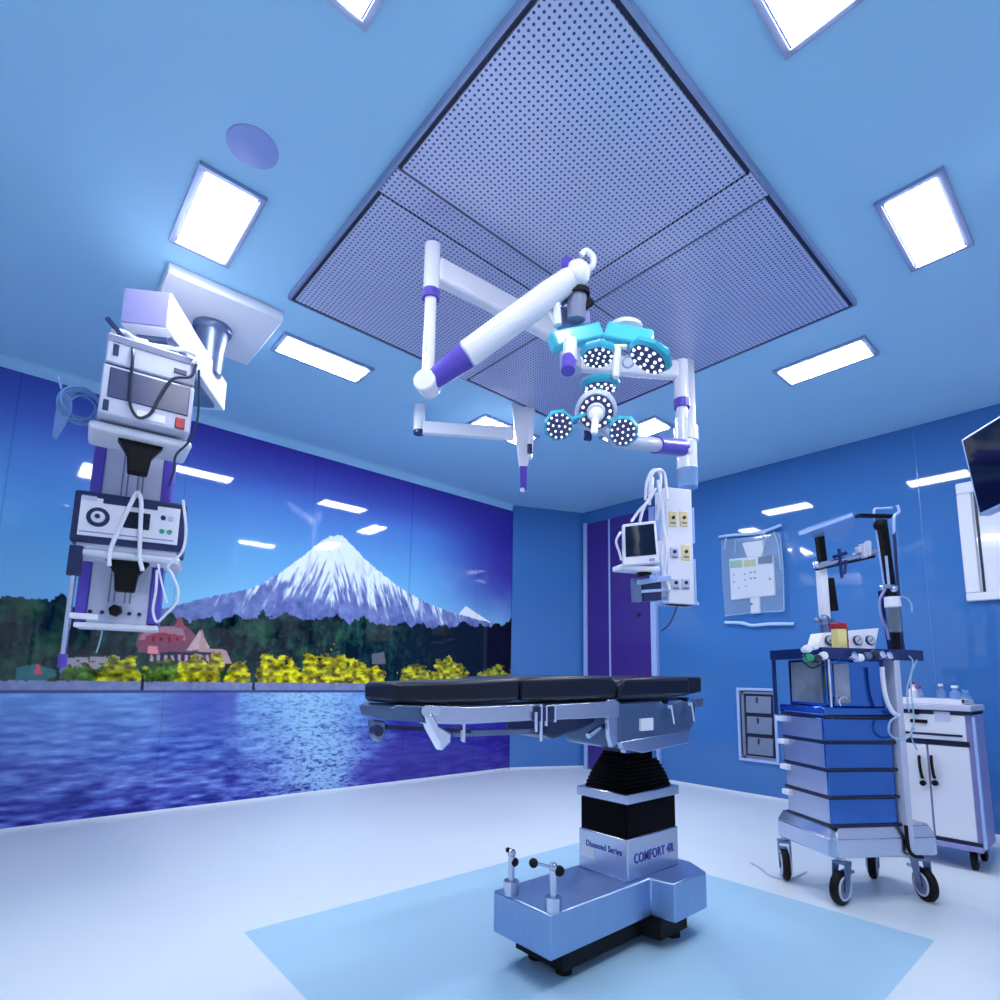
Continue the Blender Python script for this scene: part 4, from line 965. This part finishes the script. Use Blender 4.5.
# canister with red cap
cb_ = V0(840, 651, .03)
cn = thing('red_capped_carton', 'cream carton with red cap on the steel cart worktop', 'carton', cb_)
MB().obox(cb_+Z*(lift(cb_, 629)/2), cu_*.028, cv_*.03, Z*lift(cb_, 629)/2).build('carton', 'yellow', cn, bevel=.004)
q = cb_+Z*lift(cb_, 626); MB().obox(q, cu_*.032, cv_*.034, Z*.018).build('cap', 'red', cn, bevel=.006)
MB().obox(cb_+cu_*.031+Z*.07, cu_*.004, cv_*.03, Z*.07).build('red_edge', 'red', cn)

# ============================================================ WHITE CABINET
YC = 4.95
def Y_(px, py, y=YC): return ON(px, py, 1, y)
cxl, cxr = -1.50, -.80
cab = thing('white_cabinet', 'white two-door cabinet on casters behind the steel cart', 'cabinet', ((cxl+cxr)/2, YC+.22, 0))
MB().box(cxl, YC+.02, .16, cxr, YC+.45, 1.03).build('carcass', 'lav', cab, bevel=.004)
xm_ = Y_(930, 780).x
for x0, x1, hx in ((cxl+.01, xm_-.006, xm_-.07), (xm_+.006, cxr-.025, xm_+.055)):
    dr_ = MB().box(x0, YC, .19, x1, YC+.022, .795).build('door', 'white', cab, bevel=.004)
    hp0 = Vector((hx, YC-.02, .0)); px_h = 919 if hx < xm_ else 931
    q0, q1 = Y_(px_h, 757, YC-.015), Y_(px_h+3, 777, YC-.015)
    MB().tube([q0+Vector((0, .015, 0)), q0, (q0+q1)/2-Vector((0, .012, 0)), q1, q1+Vector((0, .015, 0))], .009).build('door_handle', 'black', dr_)
    q = Y_(px_h+4, 783, YC-.012); MB().cyl(q+Vector((0, .012, 0)), q-Vector((0, .012, 0)), .018).build('door_lock', 'black', dr_)
MB().box(cxl, YC-.006, .165, cxr, YC+.02, .185).build('bottom_rail', 'gasket', cab)
MB().box(cxl, YC-.01, .13, cxr, YC+.45, .165).build('plinth', 'lav', cab, bevel=.004)
MB().box(cxl+.01, YC+.0, .80, cxr-.02, YC+.03, .83).build('gap_rail', 'gasket', cab)
dw = MB().box(cxl+.01, YC-.006, .835, cxr-.03, YC+.022, 1.005).build('drawer', 'white', cab, bevel=.004)
MB().box(cxl+.06, YC-.012, .862, cxr-.05, YC, .877).build('drawer_grip', 'gasket', dw)
q = Y_(917, 712, YC-.006); MB().cyl(q, q-Vector((0, .02, 0)), .018).build('drawer_lock', 'black', dw)
q = Y_(919, 721, YC-.006); MB().box(q.x-.05, q.y-.012, q.z-.012, q.x+.05, q.y, q.z+.012).build('drawer_pull', 'black', dw, bevel=.004)
q = Y_(942, 716, YC-.006); MB().box(q.x-.045, q.y-.004, q.z-.035, q.x+.045, q.y, q.z+.03).build('paper_label', 'offwhite', dw)
MB().box(cxl-.02, YC-.02, 1.035, cxr+.01, YC+.47, 1.075).build('counter_top', 'offwhite', cab, bevel=.006)
MB().box(cxl, YC-.01, 1.012, cxr, YC+.45, 1.034).build('dark_reveal', 'gasket', cab)
MB().box(cxr+.006, YC-.01, .16, cxr+.022, YC+.02, 1.0).build('edge_strip', 'trimlight', cab)
for x, y in ((cxl+.06, YC+.07), (cxr-.06, YC+.07), (cxl+.06, YC+.38), (cxr-.06, YC+.38)):
    o = MB().lathe((x-.018, y, .06), (1, 0, 0), [(.045, 0), (.06, .006), (.06, .03), (.045, .036)], 24).build('caster', 'black', cab)
    b = MB(); b.box(x-.026, y-.03, .06, x-.021, y+.02, .13).box(x+.021, y-.03, .06, x+.026, y+.02, .13).box(x-.026, y-.03, .12, x+.026, y+.02, .131); b.build('fork', 'steel_d', o)
# tray with glassware on the counter
tz = 1.077
tr = thing('tray', 'white shallow tray on the cabinet top', 'tray', (-1.05, YC+.18, tz))
b = MB(); b.box(-1.38, YC+.02, tz, -.83, YC+.36, tz+.012)
for a_ in ((-1.38, YC+.02, -.83, YC+.032), (-1.38, YC+.348, -.83, YC+.36), (-1.38, YC+.02, -1.368, YC+.36), (-.842, YC+.02, -.83, YC+.36)): b.box(a_[0], a_[1], tz+.012, a_[2], a_[3], tz+.035)
b.build('tray_body', 'white', tr)
def vial(px, y, r, h, m, lab, cap=None, cat='vial'):
    q = Vector((Y_(px, 690, y).x, y, tz+.013)); t = thing(cat.replace(' ', '_'), lab, cat, q)
    MB().lathe(q, Z, [(r, 0), (r, h*.65), (r*.5, h*.8), (r*.5, h)], 16).build('glass_body', m, t)
    MB().cyl(q+Z*h, q+Z*(h+.018), r*.6, n=14).build('stopper', cap or 'white', t)
vial(913, YC+.10, .028, .12, 'white', 'white bottle with red stopper, leftmost on the cabinet tray', 'red', 'bottle')
vial(920, YC+.22, .02, .09, 'clear', 'small clear vial between the leftmost bottle and the glass flask', 'red')
vial(941, YC+.14, .026, .11, 'clear', 'tall clear flask in the middle of the cabinet tray', 'white', 'flask')
vial(955, YC+.24, .036, .10, 'frost', 'wide frosted jar on the cabinet tray, second from the right', 'white', 'jar')
vial(965, YC+.12, .03, .07, 'clear', 'short clear jar at the right end of the cabinet tray', 'frost', 'jar')
q = Vector((Y_(930, 690, YC+.08).x, YC+.08, tz+.013))
tag(MB().box(q.x-.06, q.y-.02, tz+.013, q.x+.03, q.y+.02, tz+.03).build('instrument_case', 'dkblue', bevel=.004), 'small dark case lying among the glassware on the cabinet tray', 'case')
q = Y_(977, 710, YC+.3); 

# ============================================================ RIGHT WALL FITTINGS
def WQ(pts, off=0.): return [ON(x, y, 1, YW-off) for x, y in pts]
vt = thing('wall_vent', 'grey louvred return air vent low on the blue wall, white framed', 'vent', (-2.78, YW, .38))
o_, w_o = (-2.995, .365), (-2.57, 1.14)
b = MB(); x0, x1, z0, z1 = -2.995, -2.572, .365, 1.142; f = .028
b.box(x0, YW-.03, z0, x1, YW, z0+f).box(x0, YW-.03, z1-f, x1, YW, z1).box(x0, YW-.03, z0+f, x0+f, YW, z1-f).box(x1-f, YW-.03, z0+f, x1, YW, z1-f)
b.build('vent_frame', 'trimlight', vt, bevel=.003)
MB().box(x0+f, YW-.006, z0+f, x1-f, YW-.001, z1-f).build('dark_back', 'gasket', vt)
lz0, lz1 = z0+f+.03, z1-f-.04
MB().box(x0+f+.02, YW-.022, z0+f, x0+f+.05, YW-.006, z1-f).build('inner_stile', 'grille', vt)
MB().box(x0+f, YW-.022, z0+f, x1-f, YW-.006, z0+f+.03).build('inner_sill', 'grille', vt)
MB().box(x0+f, YW-.022, z1-f-.035, x1-f, YW-.006, z1-f-.01).build('inner_head', 'grille', vt)
for i in range(3):
    h_ = (lz1-lz0)/3; za = lz0+i*h_+.02
    MB().prism([(x0+f+.07, YW-.028, za), (x1-f-.03, YW-.028, za), (x1-f-.03, YW-.010, za+h_-.04), (x0+f+.07, YW-.010, za+h_-.04)], (0, .006, 0)).build('louvre', 'grille', vt, bevel=.003)
    xm2 = (x0+x1)/2+.01; MB().box(xm2-.005, YW-.034, za+h_*.5, xm2+.005, YW-.02, za+h_-.05).build('louvre_tab', 'gasket', vt)
cp = thing('wall_control_panel', 'wall mounted control panel sealed under clear plastic sheet', 'control panel', (-2.78, YW, 1.95))
MB().prism(WQ(((742, 543), (765, 540), (762, 556), (747, 557)), .03), (0, .028, 0)).build('upper_flap', 'white', cp)
pn = MB().prism(WQ(((729, 559), (773, 555), (775, 595), (731, 600)), .035), (0, .033, 0)).build('panel_face', 'white', cp, bevel=.004)
MB().prism(WQ(((750, 596), (759, 595), (760, 613), (751, 614)), .03), (0, .028, 0)).build('lower_tab', 'white', cp)
for pts, m in ((((730, 561), (741, 560), (741.5, 567), (730, 568)), 'lcdgreen'), (((744, 560), (755, 559), (755, 566), (744, 567)), 'lcdyellow'), (((758, 557), (772, 555), (772, 563), (758, 564)), 'navy')):
    MB().prism(WQ(pts, .042), (0, .008, 0)).build('display', m, pn)
for i, (px, py) in enumerate(((745, 574), (751, 572.5), (755, 572), (745, 580), (751, 578.5), (755, 578), (746, 586), (770, 579), (734, 575), (734, 582), (739, 588))):
    q = ON(px, py, 1, YW-.036); MB().cyl(q, q-Vector((0, .008, 0)), .010, n=10).build('button', 'dkblue' if i in (1, 2, 4, 5, 7) else 'lav', pn)
q = ON(751.5, 604, 1, YW-.03); MB().cyl(q, q-Vector((0, .01, 0)), .014, n=12).build('key_switch', 'dkblue', cp)
# plastic sheet with folds and the two tape rails
b = MB(); P = WQ(((721, 540), (735, 538), (750, 537), (765, 534), (780, 532), (783, 570), (784, 611), (765, 612), (745, 613), (725, 617), (722, 578)), .05)
MB().prism(P, (0, .003, 0)).build('plastic_sheet', 'clear', cp)
b = MB()
for pts, r in ((((726, 538), (725, 545), (724, 550)), .010), (((735, 540), (735, 553)), .007), (((763, 536), (763, 545)), .008), (((774, 532), (778, 545), (781, 570)), .010), (((780, 535), (783, 570), (784, 610)), .006), (((725, 616), (750, 613), (784, 611)), .005)):
    b.tube([ON(x, y, 1, YW-.055) for x, y in pts], r, 6)
b.build('sheet_fold', 'tube', cp)
b = MB(); b.tube([ON(x, y, 1, YW-.06) for x, y in ((719, 537), (733, 535), (750, 534), (765, 531), (781, 525))], .016, 8, 4); b.build('tape_strip', 'tape', cp)
b = MB(); b.tube([ON(x, y, 1, YW-.03) for x, y in ((725, 622.5), (742, 623), (752, 625.5), (770, 624), (794, 624))], .018, 8, 4); b.build('tape_strip', 'tape', cp)

# window / viewer frame at the right edge of the wall
wd = thing('window_1', 'white framed pass-through window at the right edge of the blue wall', 'window', (-.8, YW, 1.9)); wd['kind'] = 'structure'
wx0, wx1, wz0, wz1 = -.945, .15, 1.92, 2.96; f = .10
b = MB(); b.box(wx0, YW-.05, wz0, wx1, YW, wz0+f*.7).box(wx0, YW-.05, wz1-f, wx1, YW, wz1).box(wx0, YW-.05, wz0+f*.7, wx0+f, YW, wz1-f).box(wx1-f, YW-.05, wz0+f*.7, wx1, YW, wz1-f)
b.build('window_frame', 'white', wd, bevel=.01)
MB().box(wx0+f, YW-.02, wz0+f*.7, wx1-f, YW-.004, wz1-f).build('window_pane', 'white_gloss', wd)
MB().box(wx0+f+.012, YW-.026, wz0+f*.7, wx0+f+.030, YW-.016, wz1-f).build('pane_edge', 'gasket', wd)

# tilted display hanging at the right edge
dd_ = 2.6
A0, A1, A2 = D(961, 440, dd_), D(985, 425, dd_-.12), D(979, 516, dd_-.10)
ev = (A2-A0); eh = (A1-A0).normalized()*.55
scn = thing('hanging_display', 'black tilted display with pale edge at the extreme right of the picture', 'display', (A0+A2)/2+eh*.5)
nn = eh.cross(ev).normalized(); nn = nn if nn.dot(FW) > 0 else -nn
MB().prism([A0, A0+eh, A0+eh+ev*1.0, A0+ev*1.0], nn*.05).build('housing', 'trimlight', scn, bevel=.004)
MB().prism([A0+eh*.02+ev*.03-nn*.003, A0+eh*.98+ev*.03-nn*.003, A0+eh*.98+ev*.97-nn*.003, A0+eh*.02+ev*.97-nn*.003], nn*.004).build('screen_glass', 'screen', scn)
ct = (A0+eh*.5+ev*.3+nn*.05); MB().cyl(ct, ct+nn*.12, .03).build('tilt_joint', 'white', scn)
ct = ct+nn*.12; MB().cyl(ct-Z*.03, Vector((ct.x, ct.y, 3.598)), .028).build('ceiling_tube', 'white', scn)

q = [ON(x, y, 2, .006) for x, y in ((751, 863), (760, 868), (771, 876), (790, 879), (806, 872))]
tag(MB().tube(q, .006).build('floor_cord', 'offwhite'), 'thin pale cord lying on the floor near the left caster of the steel cart', 'cord')
SC.view_settings.view_transform = 'Standard'
try: SC.view_settings.look = 'None'
except Exception: pass
SC.view_settings.gamma = 1; SC.view_settings.use_curve_mapping = False
SC.view_settings.exposure = 0.65
w = bpy.data.worlds.new('room air'); SC.world = w; w.use_nodes = True
w.node_tree.nodes['Background'].inputs[0].default_value = (.3, .5, 1, 1); w.node_tree.nodes['Background'].inputs[1].default_value = .02
